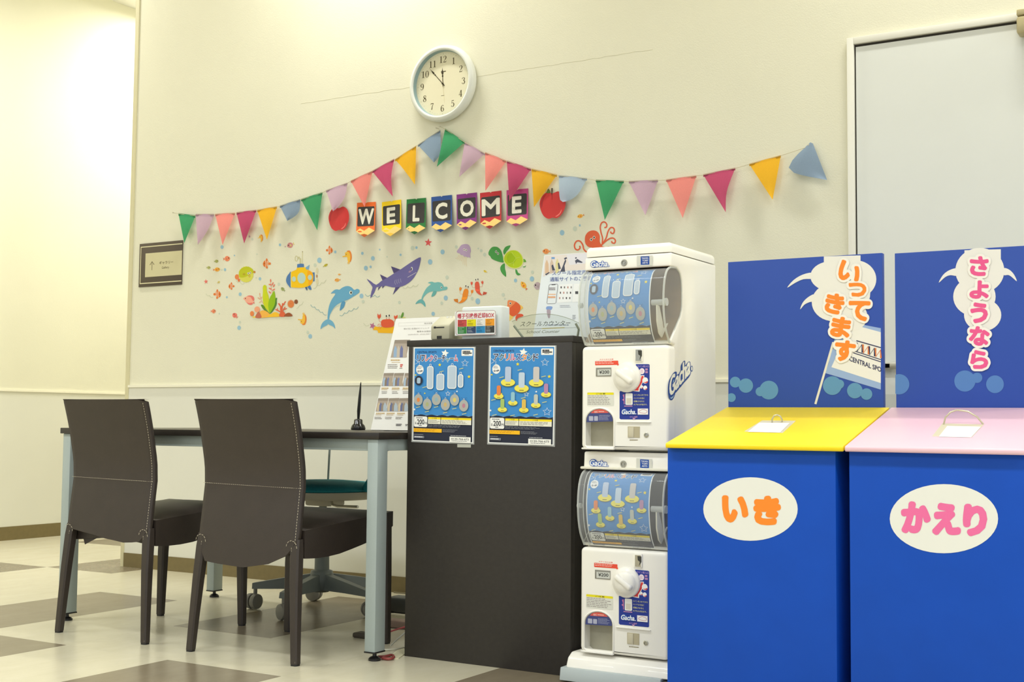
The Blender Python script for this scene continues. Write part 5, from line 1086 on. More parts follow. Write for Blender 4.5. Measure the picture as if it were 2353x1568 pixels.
P.stroke([(885, 598), (1000, 592), (1012, 610), (978, 900), (960, 912), (842, 916), (830, 904), (868, 612)], 7, (110, 108, 112), closed=True); P.poly([(905, 597), (975, 594), (970, 606), (910, 609)], (70, 70, 76)); P.lines(868, 650, 995, 700, 2, (130, 120, 124), 0.6); P.rect(856, 752, 976, 768, (238, 190, 150)); P.rect(850, 792, 970, 820, (226, 170, 130))
P.build('phone_picture', nt_); P = Print(planeN(n0 - nbk * 0.0004, nbk), (1140, 570, 7.127))
P.poly([(1040, 600), (1260, 590), (1230, 885), (1005, 900)], (238, 240, 240)); P.poly([(1270, 590), (1460, 584), (1430, 880), (1245, 890)], (238, 240, 240))
for r in range(3):
    for k in range(4): P.rect(1055 + 55 * k - 12 * r, 630 + 88 * r, 1075 + 55 * k - 12 * r, 662 + 88 * r, ((70, 66, 70), (110, 104, 104), (190, 140, 130), (150, 146, 146))[(k + r) % 4]); P.l -= 1
P.l += 1; P.rect(1295, 710, 1345, 755, (74, 76, 80)); P.build('product_grid', nt_); P = Print(planeN(n0 - nbk * 0.0004, nbk), (1140, 570, 7.127)); P.blob([(830, 960), (920, 962), (900, 1015), (825, 1010)], (130, 160, 214)); P.blob([(830, 1020), (890, 1020), (880, 1140), (850, 1140)], (176, 160, 170)); P.lines(1045, 940, 1225, 990, 2, (150, 156, 170), 0.35); P.lines(1250, 1100, 1310, 1180, 4, (150, 154, 164), 0.5); P.lines(840, 1255, 1290, 1275, 1, (130, 140, 160), 0.7)
P.build('small_print', nt_)['kind'] = 'stuff'

# ================================================================== CAPSULE MACHINES
IV = mat('ivory_machine_plastic', (249, 246, 236), 0.32, noise=0.006, nscale=5, coat=0.2); IV2 = mat('ivory_machine_trim', (232, 228, 210), 0.35)
HOP = clear('clear_hopper_plastic', (246, 248, 248), 0.17, 0.05, 0.16); RIM = clear('clear_rim_plastic', (240, 242, 238), 0.40, 0.08, 0.3)
CHROME = mat('lock_chrome', (186, 184, 172), 0.25, metal=0.9); LGREY = mat('light_grey_plastic', (186, 196, 196), 0.4)
MX0, MX1, MY, MD = -1.815, -1.527, 3.43, 0.35
LOGO_B = (40, 86, 176)
def gacha_logo(P, x0, y0, x1, y1, sl, big=False):
    w_, h = x1 - x0, y1 - y0
    def L(c, g, b):
        P.text('Gacha', x0 - g, y0 - g, x0 + w_ * .9 + g, y1 + g, c, b, sl, 0.2)
    P.ell(x0 + .2 * w_, (y0 + y1) / 2 + sl * .2 * w_, .22 * w_, .62 * h, LOGO_B, 20); P.ell(x0 + .2 * w_, (y0 + y1) / 2 + sl * .2 * w_, .17 * w_, .48 * h, (180, 206, 232), 20)
    L(LOGO_B, .07 * h, .12); L((244, 246, 244), 0, .03); P.ell(x0 + .95 * w_, y1 - .1 * h + sl * w_, .055 * w_, .16 * h, LOGO_B, 12); P.ell(x0 + .95 * w_, y1 - .1 * h + sl * w_, .035 * w_, .1 * h, (240, 244, 246), 12)
ZN, ZM = (1320, 800, 6.03), (1300, 550, 5.6)
HB_ = 0.687   # floor height of the upper machine
def capsule_machine(z0, top, draw, liner_rgb, label, crown):
    dz = Vector((0, 0, z0 - HB_))
    g = empty('capsule_machine', ((MX0 + MX1) / 2, MY + MD / 2, z0), label, 'capsule machine', 'stacked capsule machines')
    # housing, its front scooped out for the hopper
    cut = [(0.0, .548), (.045, .548), (.072, .534), (.086, .500), (.086, .435), (.074, .405), (.0, .330)]
    cut = [cut[0]] + sm(cut[1:6], 4, False) + [cut[6]]
    bm = B(); H = 0.590 if crown else 0.602
    prism(bm, [(MY + y, z0 + z) for y, z in [(.029, 0.004), (MD, 0.004), (MD, H), (.004, H)] + cut + [(.004, .319), (.029, .317)]], 'X', MX0, MX1, 0.012, 3)
    hs = fin('housing', bm, IV, g)
    if crown:
        bm = B(); vs_ = box(bm, MX0 + 0.0008, MX1 - 0.0008, MY + 0.0042, MY + MD - 0.001, z0 + 0.5915, z0 + 0.622)
        bmesh.ops.bevel(bm, geom=[e for e in bm.edges if abs(e.verts[0].co.z - e.verts[1].co.z) > 0.01], offset=0.012, segments=4, affect='EDGES', profile=0.5); bmesh.ops.bevel(bm, geom=[e for e in bm.edges if min(e.verts[0].co.z, e.verts[1].co.z) > z0 + 0.61], offset=0.016, segments=5, affect='EDGES', profile=0.5); fin('crown', bm, IV, g)
    else:
        bm = B(); box(bm, MX0 - 0.006, MX1, MY - 0.010, MY + 0.05, z0 + 0.549, z0 + 0.557, 0.003); fin('lip', bm, IV2, g)
    # hopper: added liner with reflection and shade in its colour, clear drum, rim, axle, guide
    xa, xb = MX0 + 0.006, MX1 - 0.004
    liner = [(MY + y - 0.004, z0 + z) for y, z in cut]
    bm = B(); A = [bm.verts.new((xa, y, z)) for y, z in liner]; C = [bm.verts.new((xb, y, z)) for y, z in liner]
    for i in range(len(A) - 1): bm.faces.new((A[i], A[i + 1], C[i + 1], C[i]))
    fin('hopper_shade_liner', bm, mat('hopper_shade_liner_%d' % liner_rgb[0], liner_rgb, 0.5, noise=0.3, nscale=14), g)
    arc = [(0.004, .545), (-.018, .534), (-.034, .508), (-.042, .470), (-.043, .435), (-.038, .395), (-.026, .358), (-.008, .332), (.0, .322)]
    def arcp(t):
        k = t * (len(sarc) - 1); i = min(int(k), len(sarc) - 2); q = k - i; return (sarc[i][0] + (sarc[i + 1][0] - sarc[i][0]) * q, sarc[i][1] + (sarc[i + 1][1] - sarc[i][1]) * q)
    sarc = sm(arc, 3, False); side = sarc + list(reversed(cut[1:-1]))
    bm = B(); A = [bm.verts.new((xa, MY + y, z0 + z)) for y, z in sarc]; C = [bm.verts.new((xb, MY + y, z0 + z)) for y, z in sarc]
    for i in range(len(A) - 1): bm.faces.new((A[i], A[i + 1], C[i + 1], C[i]))
    for x in (xa, xb): bm.faces.new([bm.verts.new((x, MY + y, z0 + z)) for y, z in side])
    dr_ = fin('hopper_drum', bm, HOP, g, smooth=False)
    for x in (xa, xa + 0.018, xb):
        bm = B(); tube(bm, [(x, MY + y - 0.001, z0 + z) for y, z in sarc], 0.0035 if x in (xa, xb) else 0.0018, 6); fin('drum_rim', bm, RIM, dr_)
    bm = B(); tube(bm, [(x_, MY + y, z0 + z) for x_, y, z in [(xb, *p) for p in sarc[-1:] + side[len(sarc):]] + [(xb, *sarc[0])]], 0.0028, 6); fin('drum_rim', bm, RIM, dr_)
    bm = B(); yk, zk = MY - 0.030, z0 + 0.440; tube(bm, [(xb - 0.044, yk + 0.003, zk), (xb - 0.006, yk + 0.004, zk)], 0.009, 12); tube(bm, [(xb - 0.004, yk + 0.002, zk), (xb + 0.004, yk + 0.002, zk)], 0.012, 12); fin('axle_knob', bm, RIM, dr_)
    bm = B(); tube(bm, [(xa + 0.004, yk, zk), (xa - 0.008, yk, zk)], 0.008, 10); fin('axle_knob', bm, RIM, dr_)
    bm = B(); pts = [(MY - 0.030, z0 + .432), (MY - 0.014, z0 + .430), (MY + 0.006, z0 + .392), (MY + 0.018, z0 + .362), (MY + 0.046, z0 + .384), (MY + 0.056, z0 + 0.384), (MY + 0.03, z0 + .358), (MY + 0.004, z0 + .338), (MY - 0.014, z0 + .350), (MY - 0.028, z0 + .385)]
    prism(bm, pts, 'X', xb - 0.030, xb - 0.026); fin('guide_fin', bm, IV2, g)
    sarc_ = sarc
    # bent sheet behind the clear drum
    pu0, pu1 = xa + 0.024, xb - 0.046
    def cyl(x, y, l):
        t = 0.03 + 0.95 * (y - top) / (155.0 - top); a_ = arcp(min(max(t, 0), 1)); return Vector((pu0 + (pu1 - pu0) * x / 100.0, MY + a_[0] + 0.0060 - l * 0.00004, z0 + a_[1] - 0.002))
    P = Print(cyl); draw(P); P.build('hopper_sheet', g, cuts=[top] + [top + (155 - top) * (k / (len(sarc) - 1) - 0.03) / 0.95 for k in range(1, len(sarc) - 1)])
    # header prints
    P = Print(lambda x, y, l: onY(x, y, MY - 0.0006 - l * EPS) + dz, ZM)
    gacha_logo(P, 322, 284, 560, 358, -0.03); P.build('header_logo', g); P = Print(lambda x, y, l: onY(x, y, MY - 0.0006 - l * EPS) + dz, ZM); P.rect(916, 214, 1116, 345, (214, 214, 204), -0.03); P.rect(964, 222, 1076, 330, (34, 76, 160), -0.03)
    for k, t in enumerate(('TAKARA', 'TOMY', 'ARTS')): P.text(t, 976 if k == 0 else 984, 234 + 30 * k, 1064 if k < 2 else 1056, 256 + 30 * k, (232, 236, 240), 0.015, -0.03)
    P.build('maker_badge', g)
    c = onY(1300 + 749 / 5.6, 550 + 303 / 5.6, MY) + dz
    bm = B(); lathe(bm, [(0.0105, 0.003), (0.0105, -0.002), (0.009, -0.004), (0.0062, -0.004), (0.006, -0.001), (0.0045, -0.001), (0.0042, -0.003), (0.0, -0.003)], (c.x, MY + 0.002, c.z), 'Y', 20); fin('header_lock', bm, CHROME, g)
    # front of the body
    FYm = MY - 0.0155
    def fp(x, y): return onY(1320 + x / 6.03, 800 + y / 6.03, FYm) + dz
    def fmap(x, y, l): return onY(x, y, FYm - 0.0004 - l * EPS) + dz
    a, b = fp(165, 260), fp(560, 600)
    c = fp(735, 408)
    bm = B(); lathe(bm, [(0.045, 0.002), (0.045, -0.006), (0.042, -0.010), (0.036, -0.011), (0.034, -0.015), (0.026, -0.021), (0.012, -0.025), (0.0, -0.026)], (c.x, FYm, c.z), 'Y', 28)
    kn = fin('dial_knob', bm, IV, g, smooth=True)
    bm = B(); box(bm, c.x - 0.034, c.x + 0.030, FYm - 0.030, FYm - 0.010, c.z - 0.009, c.z + 0.011, 0.008, 3, Matrix.Translation(c) @ Matrix.Rotation(math.radians(35), 4, 'Y') @ Matrix.Translation(-c)); fin('dial_grip', bm, IV, kn, smooth=True)
    # price window
    a, b = fp(300, 275), fp(510, 392); bm = B()
    box(bm, a.x, b.x, FYm - 0.002, FYm + 0.002, b.z, a.z, 0.0008); fin('price_frame', bm, mat('window_frame_grey', (140, 138, 128), 0.5), g)  # even grey frame round the price card
    P = Print(lambda x, y, l: fmap(x, y, l + 36), ZN); P.rect(318, 300, 502, 384, (206, 208, 200), -0.03); P.text('¥200', 342, 312, 482, 360, (62, 64, 62), 0.02, -0.03); P.build('price_card', g)
    # red, yellow and blue stickers
    P = Print(fmap, ZN); RD = (236, 84, 62); P.text('お子さまの注意', 350, 152, 540, 166, RD, 0.01, -0.02); P.rrect(286, 182, 606, 240, 8, RD, -0.02); P.lines(296, 190, 596, 232, 2, (248, 206, 196), 0.4, -0.02); P.ell(600, 228, 14, 14, RD); P.build('red_sticker', g)
    P = Print(fmap, ZN); P.rrect(175, 616, 546, 804, 16, (226, 226, 214)); P.rrect(178, 618, 544, 650, 8, (240, 226, 40)); P.text('ご注意', 300, 624, 430, 646, (70, 66, 40), 0.01); P.lines(184, 662, 535, 796, 6, (150, 140, 136), 0.35); P.build('caution_sticker', g)
    P = Print(fmap, ZN); BS = (44, 62, 150)
    P.poly([(850, 224), (1030, 224), (1042, 236), (1040, 980), (1028, 992), (640, 990), (625, 976), (625, 604), (640, 598)] + [(735 + 170 * math.cos(t), 402 + 192 * math.sin(t)) for t in [math.radians(d) for d in range(88, -55, -9)]], BS)
    P.text('コイン投入口', 872, 240, 1032, 268, (206, 170, 214), 0.01); P.ell(936, 322, 36, 42, (240, 226, 232)); P.lines(918, 305, 955, 345, 3, (206, 150, 180), 0.4); P.lines(982, 284, 1024, 360, 2, (206, 150, 190), 0.7)
    P.poly([(925, 378), (968, 378), (966, 420), (945, 480), (905, 570), (902, 606), (792, 596), (830, 570), (870, 520), (905, 450)], (246, 244, 240)); P.poly([(932, 388), (958, 388), (956, 425), (935, 485), (890, 560), (888, 592), (826, 590), (880, 520), (915, 450)], (230, 70, 70))
    for x, y, r in ((980, 450, 40), (980, 552, 28), (930, 540, 22)): P.ell(x, y, r, r * 1.1, (246, 246, 244)); P.ell(x + r * .2, y + r * .5, r * .7, r * .45, (226, 80, 76)); P.ell(x - r * .1, y - r * .2, r * .85, r * .8, (246, 246, 244))
    P.rrect(706, 628, 806, 790, 14, (240, 240, 234)); P.rect(720, 695, 790, 775, (214, 208, 190)); P.poly([(668, 650), (692, 640), (694, 780), (684, 780), (684, 735), (660, 720), (684, 700)], (206, 130, 170)); P.lines(690, 800, 820, 818, 1, (206, 150, 190), 0.7)
    for k, t in enumerate(('コインを入れてから', 'ハンドルを右に', '1回転させると', 'カプセルが出ます。')): P.text(t, 820, 640 + 44 * k, (1020, 972, 968, 1008)[k], 664 + 44 * k, (232, 230, 150), 0.006)
    P.rect(876, 840, 1020, 924, (244, 242, 240)); P.stroke([(895, 880), (945, 852), (1004, 872), (990, 904), (920, 900)], 5, (190, 90, 110), 3, True); gacha_logo(P, 655, 850, 860, 920, 0.0); P.text('コイン返却', 765, 945, 872, 966, (226, 170, 206), 0.01); P.poly([(800, 972), (850, 972), (824, 990)], (226, 170, 206)); P.build('instruction_sticker', g)
    # coin slot
    a, b = fp(838, 8), fp(950, 190); bm = B(); box(bm, a.x, b.x, FYm - 0.004, FYm + 0.03, b.z, a.z, 0.001); cs = fin('coin_slot', bm, IV, g)
    a, b = fp(856, 24), fp(934, 180); bm = B(); box(bm, a.x, b.x, FYm - 0.0046, FYm, b.z, a.z); fin('slot_plate', bm, CHROME, cs)
    P = Print(lambda x, y, l: onY(x, y, FYm - 0.0050 - l * EPS) + dz, ZN); P.poly([(880, 34), (934, 34), (934, 110), (900, 168), (912, 110), (885, 90)], (66, 66, 60)); P.build('slot_mouth', cs)
    # prize door: arch recess, clear flap, label
    arch_px = [(148, 1350), (148, 1010)] + [(350 - 202 * math.cos(t), 1010 - 178 * math.sin(t)) for t in [math.pi * k / 14 for k in range(1, 14)]] + [(552, 1010), (552, 1370), (530, 1392), (190, 1385)]
    inner = [fp(*p) for p in arch_px]; dep = Vector((0, 0.05, 0))
    # front plate with a real arched opening
    bm = B(); R_ = 0.014; zlo, zhi = z0 + 0.006, z0 + 0.316
    def rr_(o, y):
        out = []
        for cx, cz, a0 in ((MX1 - R_, zhi - R_, 0), (MX0 + R_, zhi - R_, 90), (MX0 + R_, zlo + R_, 180), (MX1 - R_, zlo + R_, 270)):
            for k in range(5): t = math.radians(a0 + 22.5 * k); out.append(bm.verts.new((cx + (R_ - o) * math.cos(t), y, cz + (R_ - o) * math.sin(t))))
        return out
    def loop(vs): return [bm.edges.new((vs[i], vs[(i + 1) % len(vs)])) for i in range(len(vs))]
    o0 = rr_(0.010, FYm); i0 = [bm.verts.new((p.x, FYm, p.z)) for p in inner]
    prev = o0; allv = o0 + i0
    from mathutils.geometry import tessellate_polygon
    for t in tessellate_polygon([[Vector((v.co.x, v.co.z, 0)) for v in o0], [Vector((v.co.x, v.co.z, 0)) for v in i0]]): bm.faces.new([allv[k] for k in t])
    for off, dy in ((0.0045, 0.0018), (0.001, 0.006), (0.0, 0.012), (0.0, 0.0445)):
        nx_ = rr_(off, FYm + dy)
        for i in range(len(nx_)): bm.faces.new((prev[i], prev[(i + 1) % len(nx_)], nx_[(i + 1) % len(nx_)], nx_[i]))
        prev = nx_
    i1 = [bm.verts.new((p.x, FYm + 0.044, p.z)) for p in inner]
    for i in range(len(i0)): bm.faces.new((i0[i], i0[(i + 1) % len(i0)], i1[(i + 1) % len(i0)], i1[i]))
    fin('front_plate', bm, IV, g)
    bm = B(); box(bm, fp(130, 0).x, fp(560, 0).x, FYm + 0.0385, FYm + 0.0440, fp(0, 1398).z, fp(0, 822).z); fin('prize_recess', bm, mat('recess_khaki', (176, 172, 152), 0.5, noise=0.08, nscale=25), g)
    bm = B(); tube(bm, inner + inner[:1], 0.0030, 6); fin('prize_rim', bm, IV, g)
    bm = B(); box(bm, fp(120, 0).x, fp(566, 0).x, FYm - 0.010, FYm + 0.004, fp(0, 1402).z, fp(0, 1376).z, 0.003); fin('prize_lip', bm, IV, g)
    P = Print(lambda x, y, l: fmap(x, y, l + 20), ZN); P.poly([(165, 1030)] + [(350 - 182 * math.cos(t), 1005 - 156 * math.sin(t)) for t in [math.pi * k / 12 for k in range(0, 13)]] + [(528, 1018)], (70, 78, 130)); P.poly([(224, 905)] + [(350 - 182 * math.cos(t), 1005 - 156 * math.sin(t)) for t in [math.pi * k / 12 for k in range(4, 9)]] + [(476, 900)], (220, 96, 84)); P.text('危険', 275, 874, 325, 900, (246, 220, 210), 0.01); P.lines(335, 878, 425, 896, 1, (246, 220, 210), 0.5); P.rrect(200, 945, 260, 1010, 8, (180, 182, 200)); P.rrect(272, 945, 326, 1010, 8, (180, 182, 200)); P.lines(340, 930, 500, 1010, 5, (186, 190, 214), 0.3); P.build('prize_door_label', g)
    # ledge, coin return, lock
    a, b = fp(590, 1020), fp(1065, 1034); bm = B(); box(bm, a.x, b.x, FYm - 0.006, FYm + 0.002, b.z, a.z, 0.0008); fin('ledge', bm, IV, g)
    a, b = fp(742, 1088), fp(906, 1244); bm = B(); box(bm, a.x, b.x, FYm - 0.0012, FYm + 0.001, b.z, a.z); fin('coin_return', bm, mat('return_slot_shade', (184, 174, 144), 0.6), g)  # plate's tan stands in for the shade inside the return slot
    P = Print(lambda x, y, l: fmap(x, y, l + 4), ZN); P.lines(765, 1270, 905, 1288, 1, (150, 140, 110), 0.7); P.build('coin_return_marks', g)
    a, b = fp(752, 1096), fp(826, 1240); bm = B(); box(bm, a.x, b.x, FYm - 0.003, FYm, b.z, a.z, 0.0006); fin('return_flap', bm, mat('return_flap_ivory', (206, 198, 172), 0.5), g)
    c = fp(998, 1206); bm = B(); lathe(bm, [(0.0075, 0.002), (0.0075, -0.002), (0.006, -0.003), (0.0045, -0.003), (0.004, -0.001), (0.0, -0.001)], (c.x, FYm, c.z), 'Y', 16); fin('cash_lock', bm, CHROME, g)
    return g
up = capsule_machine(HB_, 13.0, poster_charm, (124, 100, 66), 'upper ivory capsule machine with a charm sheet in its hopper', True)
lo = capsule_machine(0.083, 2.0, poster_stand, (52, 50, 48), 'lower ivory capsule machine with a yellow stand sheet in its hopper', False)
# big logo along the right flank of the upper machine
P = Print(planeX(MX1 + 0.0006), (1300, 550, 2.958)); LB = (40, 76, 150)
# drawn in flank pixels: letters climb to the right
P.ell(722, 1012, 27, 84, LB, 24, 0.06); P.ell(722, 1012, 22, 73, (176, 206, 226), 24, 0.06)
P.text('Gacha', 697, 935, 852, 1090, LB, 0.085, -1.18); P.text('Gacha', 704, 945, 848, 1078, (242, 240, 226), 0.022, -1.18)
P.ell(857, 880, 8, 20, LB); P.ell(857, 880, 5, 14, (242, 240, 226)); P.build('flank_logo', up)
# stand: ivory skirt and pale grey drawer
sd = empty('machine_stand', ((MX0 + MX1) / 2, 3.6, 0), 'low ivory stand with a pale grey front under the capsule machines', 'stand')
bm = B(); prism(bm, [(3.388, 0.040), (3.80, 0.040), (3.79, 0.083), (3.425, 0.083), (3.402, 0.070)], 'X', -1.850, -1.512, 0.006, 3); fin('skirt', bm, IV, sd)
bm = B(); prism(bm, [(3.374, 0.004), (3.80, 0.004), (3.80, 0.042), (3.380, 0.042)], 'X', -1.863, -1.535, 0.003); fin('drawer_front', bm, LGREY, sd)
for x in (-1.84, -1.56):
    for y in (3.42, 3.76): bm = B(); lathe(bm, [(0.02, 0), (0.02, 0.006)], (x, y, 0), 'Z', 12); fin('foot', bm, BLACK, sd)
bm = B(); box(bm, -1.535, -1.505, 3.385, 3.45, 0.004, 0.036, 0.004); fin('corner_bracket', bm, mat('dark_bracket', (60, 60, 58), 0.5), sd)

# ================================================================== RETURN BOXES
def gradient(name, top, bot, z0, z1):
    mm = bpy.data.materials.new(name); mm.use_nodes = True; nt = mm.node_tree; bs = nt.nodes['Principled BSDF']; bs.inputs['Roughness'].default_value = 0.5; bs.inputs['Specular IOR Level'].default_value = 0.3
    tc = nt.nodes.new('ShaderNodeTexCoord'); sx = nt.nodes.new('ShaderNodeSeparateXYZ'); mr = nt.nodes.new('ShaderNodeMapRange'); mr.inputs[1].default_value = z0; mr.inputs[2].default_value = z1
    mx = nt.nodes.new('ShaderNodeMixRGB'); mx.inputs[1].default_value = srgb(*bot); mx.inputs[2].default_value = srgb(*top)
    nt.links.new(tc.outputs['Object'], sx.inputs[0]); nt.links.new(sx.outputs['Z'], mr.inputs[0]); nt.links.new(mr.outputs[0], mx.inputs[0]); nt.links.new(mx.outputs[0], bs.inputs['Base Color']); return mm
BXB = mat('royal_blue_laminate', (10, 74, 180), 0.5, noise=0.03, nscale=12, bump=0.03, bscale=300, spec=0.25); BFY, BBY = 3.125, 3.535
ZFRONT, ZBACK = 0.720, 0.822
CRH = mat('card_holder_steel', (196, 188, 160), 0.35, metal=0.5)
def return_box(xl, xr, lid_rgb, lidname, lid_px, slot_px, loop_px, oval_px, word, word_rgb, wbox, label):
    g = empty('return_box', ((xl + xr) / 2, (BFY + BBY) / 2, 0), label, 'collection box', 'blue card return boxes')
    bm = B(); prism(bm, [(BFY, 0.0), (BBY, 0.0), (BBY, ZBACK - 0.016), (BFY, ZFRONT - 0.012)], 'X', xl, xr, 0.002); bd = fin('body', bm, BXB, g)
    lm = mat(lidname, lid_rgb, 0.4, noise=0.01, nscale=8)
    s = (ZBACK - ZFRONT) / (BBY + 0.01 - (BFY - 0.02)); yf, yb = BFY - 0.02, BBY + 0.01
    lx0, lx1 = onY(lid_px[0], 1020, yf).x, onY(lid_px[1], 1030, yf).x
    nrm = Vector((0, -s, 1)).normalized(); lp = Vector((0, yf, ZFRONT))
    bm = B(); prism(bm, [(yf, ZFRONT - 0.010), (yf + 0.003, ZFRONT - 0.013), (yb, ZBACK - 0.013), (yb, ZBACK), (yf + 0.002, ZFRONT + 0.001), (yf - 0.001, ZFRONT - 0.003)], 'X', lx0, lx1, 0.002); ld = fin('lid', bm, lm, g)
    pm = planeN(lp + nrm * 0.0005, nrm)
    P = Print(pm); P.poly(slot_px[0], (206, 198, 172)); P.build('slot_surround', ld)
    P = Print(planeN(lp + nrm * 0.0012, nrm)); P.poly(slot_px[1], (240, 242, 240)); P.poly(slot_px[2], (224, 228, 228)); P.build('card_tray', ld)
    p0 = pm(*loop_px[0], 0); p1 = pm(*loop_px[-1], 0); bm = B(); pts = []
    for i, q in enumerate(loop_px):
        t = i / (len(loop_px) - 1); d = ray(*q); yy = p0.y + (p1.y - p0.y) * t + 0.004; pts.append(onY(q[0], q[1], yy))
    tube(bm, pts, 0.0022, 8); fin('pull_loop', bm, CRH, ld)
    P = Print(planeY(BFY - 0.0006)); P.ell(*oval_px, (232, 232, 224), 48); ov = P.build('oval_plate', bd)
    P = Print(planeY(BFY - 0.0010), (1500, 900, 2.347))
    for ch, b in zip(word, wbox): P.text(ch, *b, word_rgb, 0.075); P.build('lettering', ov); P = Print(planeY(BFY - 0.0010), (1500, 900, 2.347))
    return g
xl1, xr1 = onY(1533.5, 1200, BFY).x, onY(1921, 1200, BFY).x; xl2 = onY(1952, 1200, BFY).x; xr2 = xl2 + (xr1 - xl1)
zq = lambda x, y: (1500 + x / 2.347, 900 + y / 2.347)
b1 = return_box(xl1, xr1, (248, 218, 4), 'yellow_lid_paint', (1529, 1937), [[zq(590, 156), zq(772, 158), zq(700, 224), zq(492, 216)], [zq(575, 168), zq(738, 170), zq(686, 222), zq(512, 218)], [zq(588, 174), zq(720, 176), zq(680, 214), zq(534, 212)]], [zq(643, 170), zq(643, 150), zq(655, 130), zq(670, 126), zq(688, 134), zq(697, 152), zq(697, 168)],
 (1724.5, 1170.3, 108.5, 73), 'いき', (250, 140, 46), [(372, 560, 516, 708), (542, 562, 692, 722)], 'royal blue return box with yellow lid and an orange worded oval')
b2 = return_box(xl2, xr2, (236, 196, 208), 'pink_lid_paint', (1941, 2362), [[zq(1562, 172), zq(1785, 178), zq(1722, 246), zq(1506, 242)], [zq(1588, 186), zq(1770, 190), zq(1716, 248), zq(1542, 244)], [zq(1600, 194), zq(1748, 198), zq(1704, 242), zq(1566, 238)]], [zq(1568, 180), zq(1578, 140), zq(1605, 112), zq(1640, 100), zq(1700, 108), zq(1750, 138), zq(1783, 178)],
 (2169, 1192.5, 124.5, 79.5), 'かえり', (236, 112, 164), [(1338, 592, 1500, 766), (1505, 600, 1662, 776), (1672, 606, 1804, 782)], 'royal blue return box with pink lid and a pink worded oval, at the right edge')
# header panels: printed box boards rising behind the lids
PY0 = BBY + 0.012
def header(parent, c_tl, c_tr, zb, zt_, paint):
    x0, x1 = onY(*c_tl, PY0).x, onY(*c_tr, PY0).x
    bm = B(); box(bm, x0, x1, PY0, PY0 + 0.022, zb, zt_, 0.001)
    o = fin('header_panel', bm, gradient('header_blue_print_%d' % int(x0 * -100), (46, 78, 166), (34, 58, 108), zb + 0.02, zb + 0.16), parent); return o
def bokeh(P, pts, c, h, edge):
    for x, y, r in pts: Q = Print(P.m, (P.zx, P.zy, P.zk)); Q.l = P.l; P.l += 1; Q.poly([(max(x + r * math.cos(math.pi * k / 16), edge), y + r * math.sin(math.pi * k / 16)) for k in range(32)], c); Q.build('bokeh_spot', h)
ztop1 = onY(1850, 592, PY0).z; ztop2 = onY(2200, 574, PY0).z
h1 = header(b1, (1673, 700), (2028, 700), 0.60, ztop1, None); h2 = header(b2, (2057, 700), (2410, 700), 0.60, ztop2, None)
zo = (1660, 580, 4.355); PM = lambda: Print(planeY(PY0 - 0.0005), zo)
P = PM(); bokeh(P, [(128, 1300, 54), (235, 1335, 72), (465, 1380, 94), (378, 1395, 46), (90, 1455, 44), (1100, 1335, 94), (1172, 1320, 46), (1325, 1385, 78), (1442, 1420, 58)], (96, 148, 188), h1, 58)
P = PM(); P.poly([(1170, 680), (1585, 760), (1585, 1375), (1030, 1210), (1060, 1120)], (150, 176, 218)); P.poly([(1290, 720), (1585, 800), (1585, 1310), (1090, 1150)], (232, 232, 226)); P.stroke([(1110, 900), (930, 1520)], 22, (226, 224, 210)); P.stroke([(1130, 880), (1104, 970)], 6, (120, 110, 96))
for k in range(2): P.stroke([(1310, 985 + 22 * k), (1585, 1075 + 22 * k)], 9, (52, 56, 92))
for x in range(4): P.stroke([(1345 + 62 * x, 905 + 18 * x), (1350 + 62 * x, 990 + 18 * x), (1395 + 62 * x, 925 + 18 * x), (1400 + 62 * x, 1005 + 18 * x)], 17, ((52, 56, 92), (214, 120, 60))[x % 2])
P.stroke([(1340, 885), (1585, 955)], 10, (52, 56, 92)); P.text('CENTRAL SPO', 1268, 1036, 1590, 1086, (52, 56, 92), 0.02, 0.36); P.build('flag_print', h1)
CL = (232, 231, 224)
P = PM(); P.rect(1015, 42, 1382, 160, CL, -0.03); P.ell(1330, 270, 210, 190, CL, 40); P.ell(1090, 240, 210, 150, CL, 36); P.ell(1110, 500, 216, 190, CL, 36); P.ell(1290, 640, 160, 150, CL, 30); P.ell(1250, 400, 230, 260, CL, 36)
P.poly(sm([(900, 205), (800, 225), (710, 280), (648, 355), (730, 305), (810, 270), (900, 262)], 3), CL); P.poly(sm([(920, 420), (850, 455), (800, 510), (778, 572), (820, 525), (870, 500), (920, 485)], 3), CL); P.build('speech_bubble', h1)
W1 = [('い', 1155, 105, 1385, 300, .38), ('っ', 1250, 300, 1440, 450, .25), ('て', 1255, 480, 1475, 685, .1), ('き', 1025, 410, 1220, 618, .22), ('ま', 1085, 645, 1285, 855, .18), ('す', 1120, 880, 1330, 1095, .12)]
def words(h, W, rgb, out):
    P = Print(planeY(PY0 - 0.0024), out)
    for ch, x0, y0, x1, y1, r in W: P.text(ch, x0 - 22, y0 - 22, x1 + 22, y1 + 22, (240, 238, 230), 0.17, 0, 0, r); P.l = 0
    o = P.build('letter_outline', h)
    P = Print(planeY(PY0 - 0.0030), out)
    for ch, x0, y0, x1, y1, r in W: P.text(ch, x0, y0, x1, y1, rgb, 0.06, 0, 0, r); P.build('lettering', h); P = Print(planeY(PY0 - 0.0030), out)
words(h1, W1, (250, 140, 50), zo)
zp = (2040, 560, 4.019); P = Print(planeY(PY0 - 0.0005), zp)
bokeh(P, [(105, 1300, 94), (712, 1270, 98), (825, 1240, 48), (990, 1300, 82)], (86, 130, 190), h2, 70)
P = Print(planeY(PY0 - 0.0005), zp); P.rect(708, 62, 1044, 180, CL, -0.03); P.ell(850, 250, 226, 210, CL, 40); P.ell(800, 490, 196, 180, CL, 36); P.ell(876, 660, 172, 150, CL, 36)
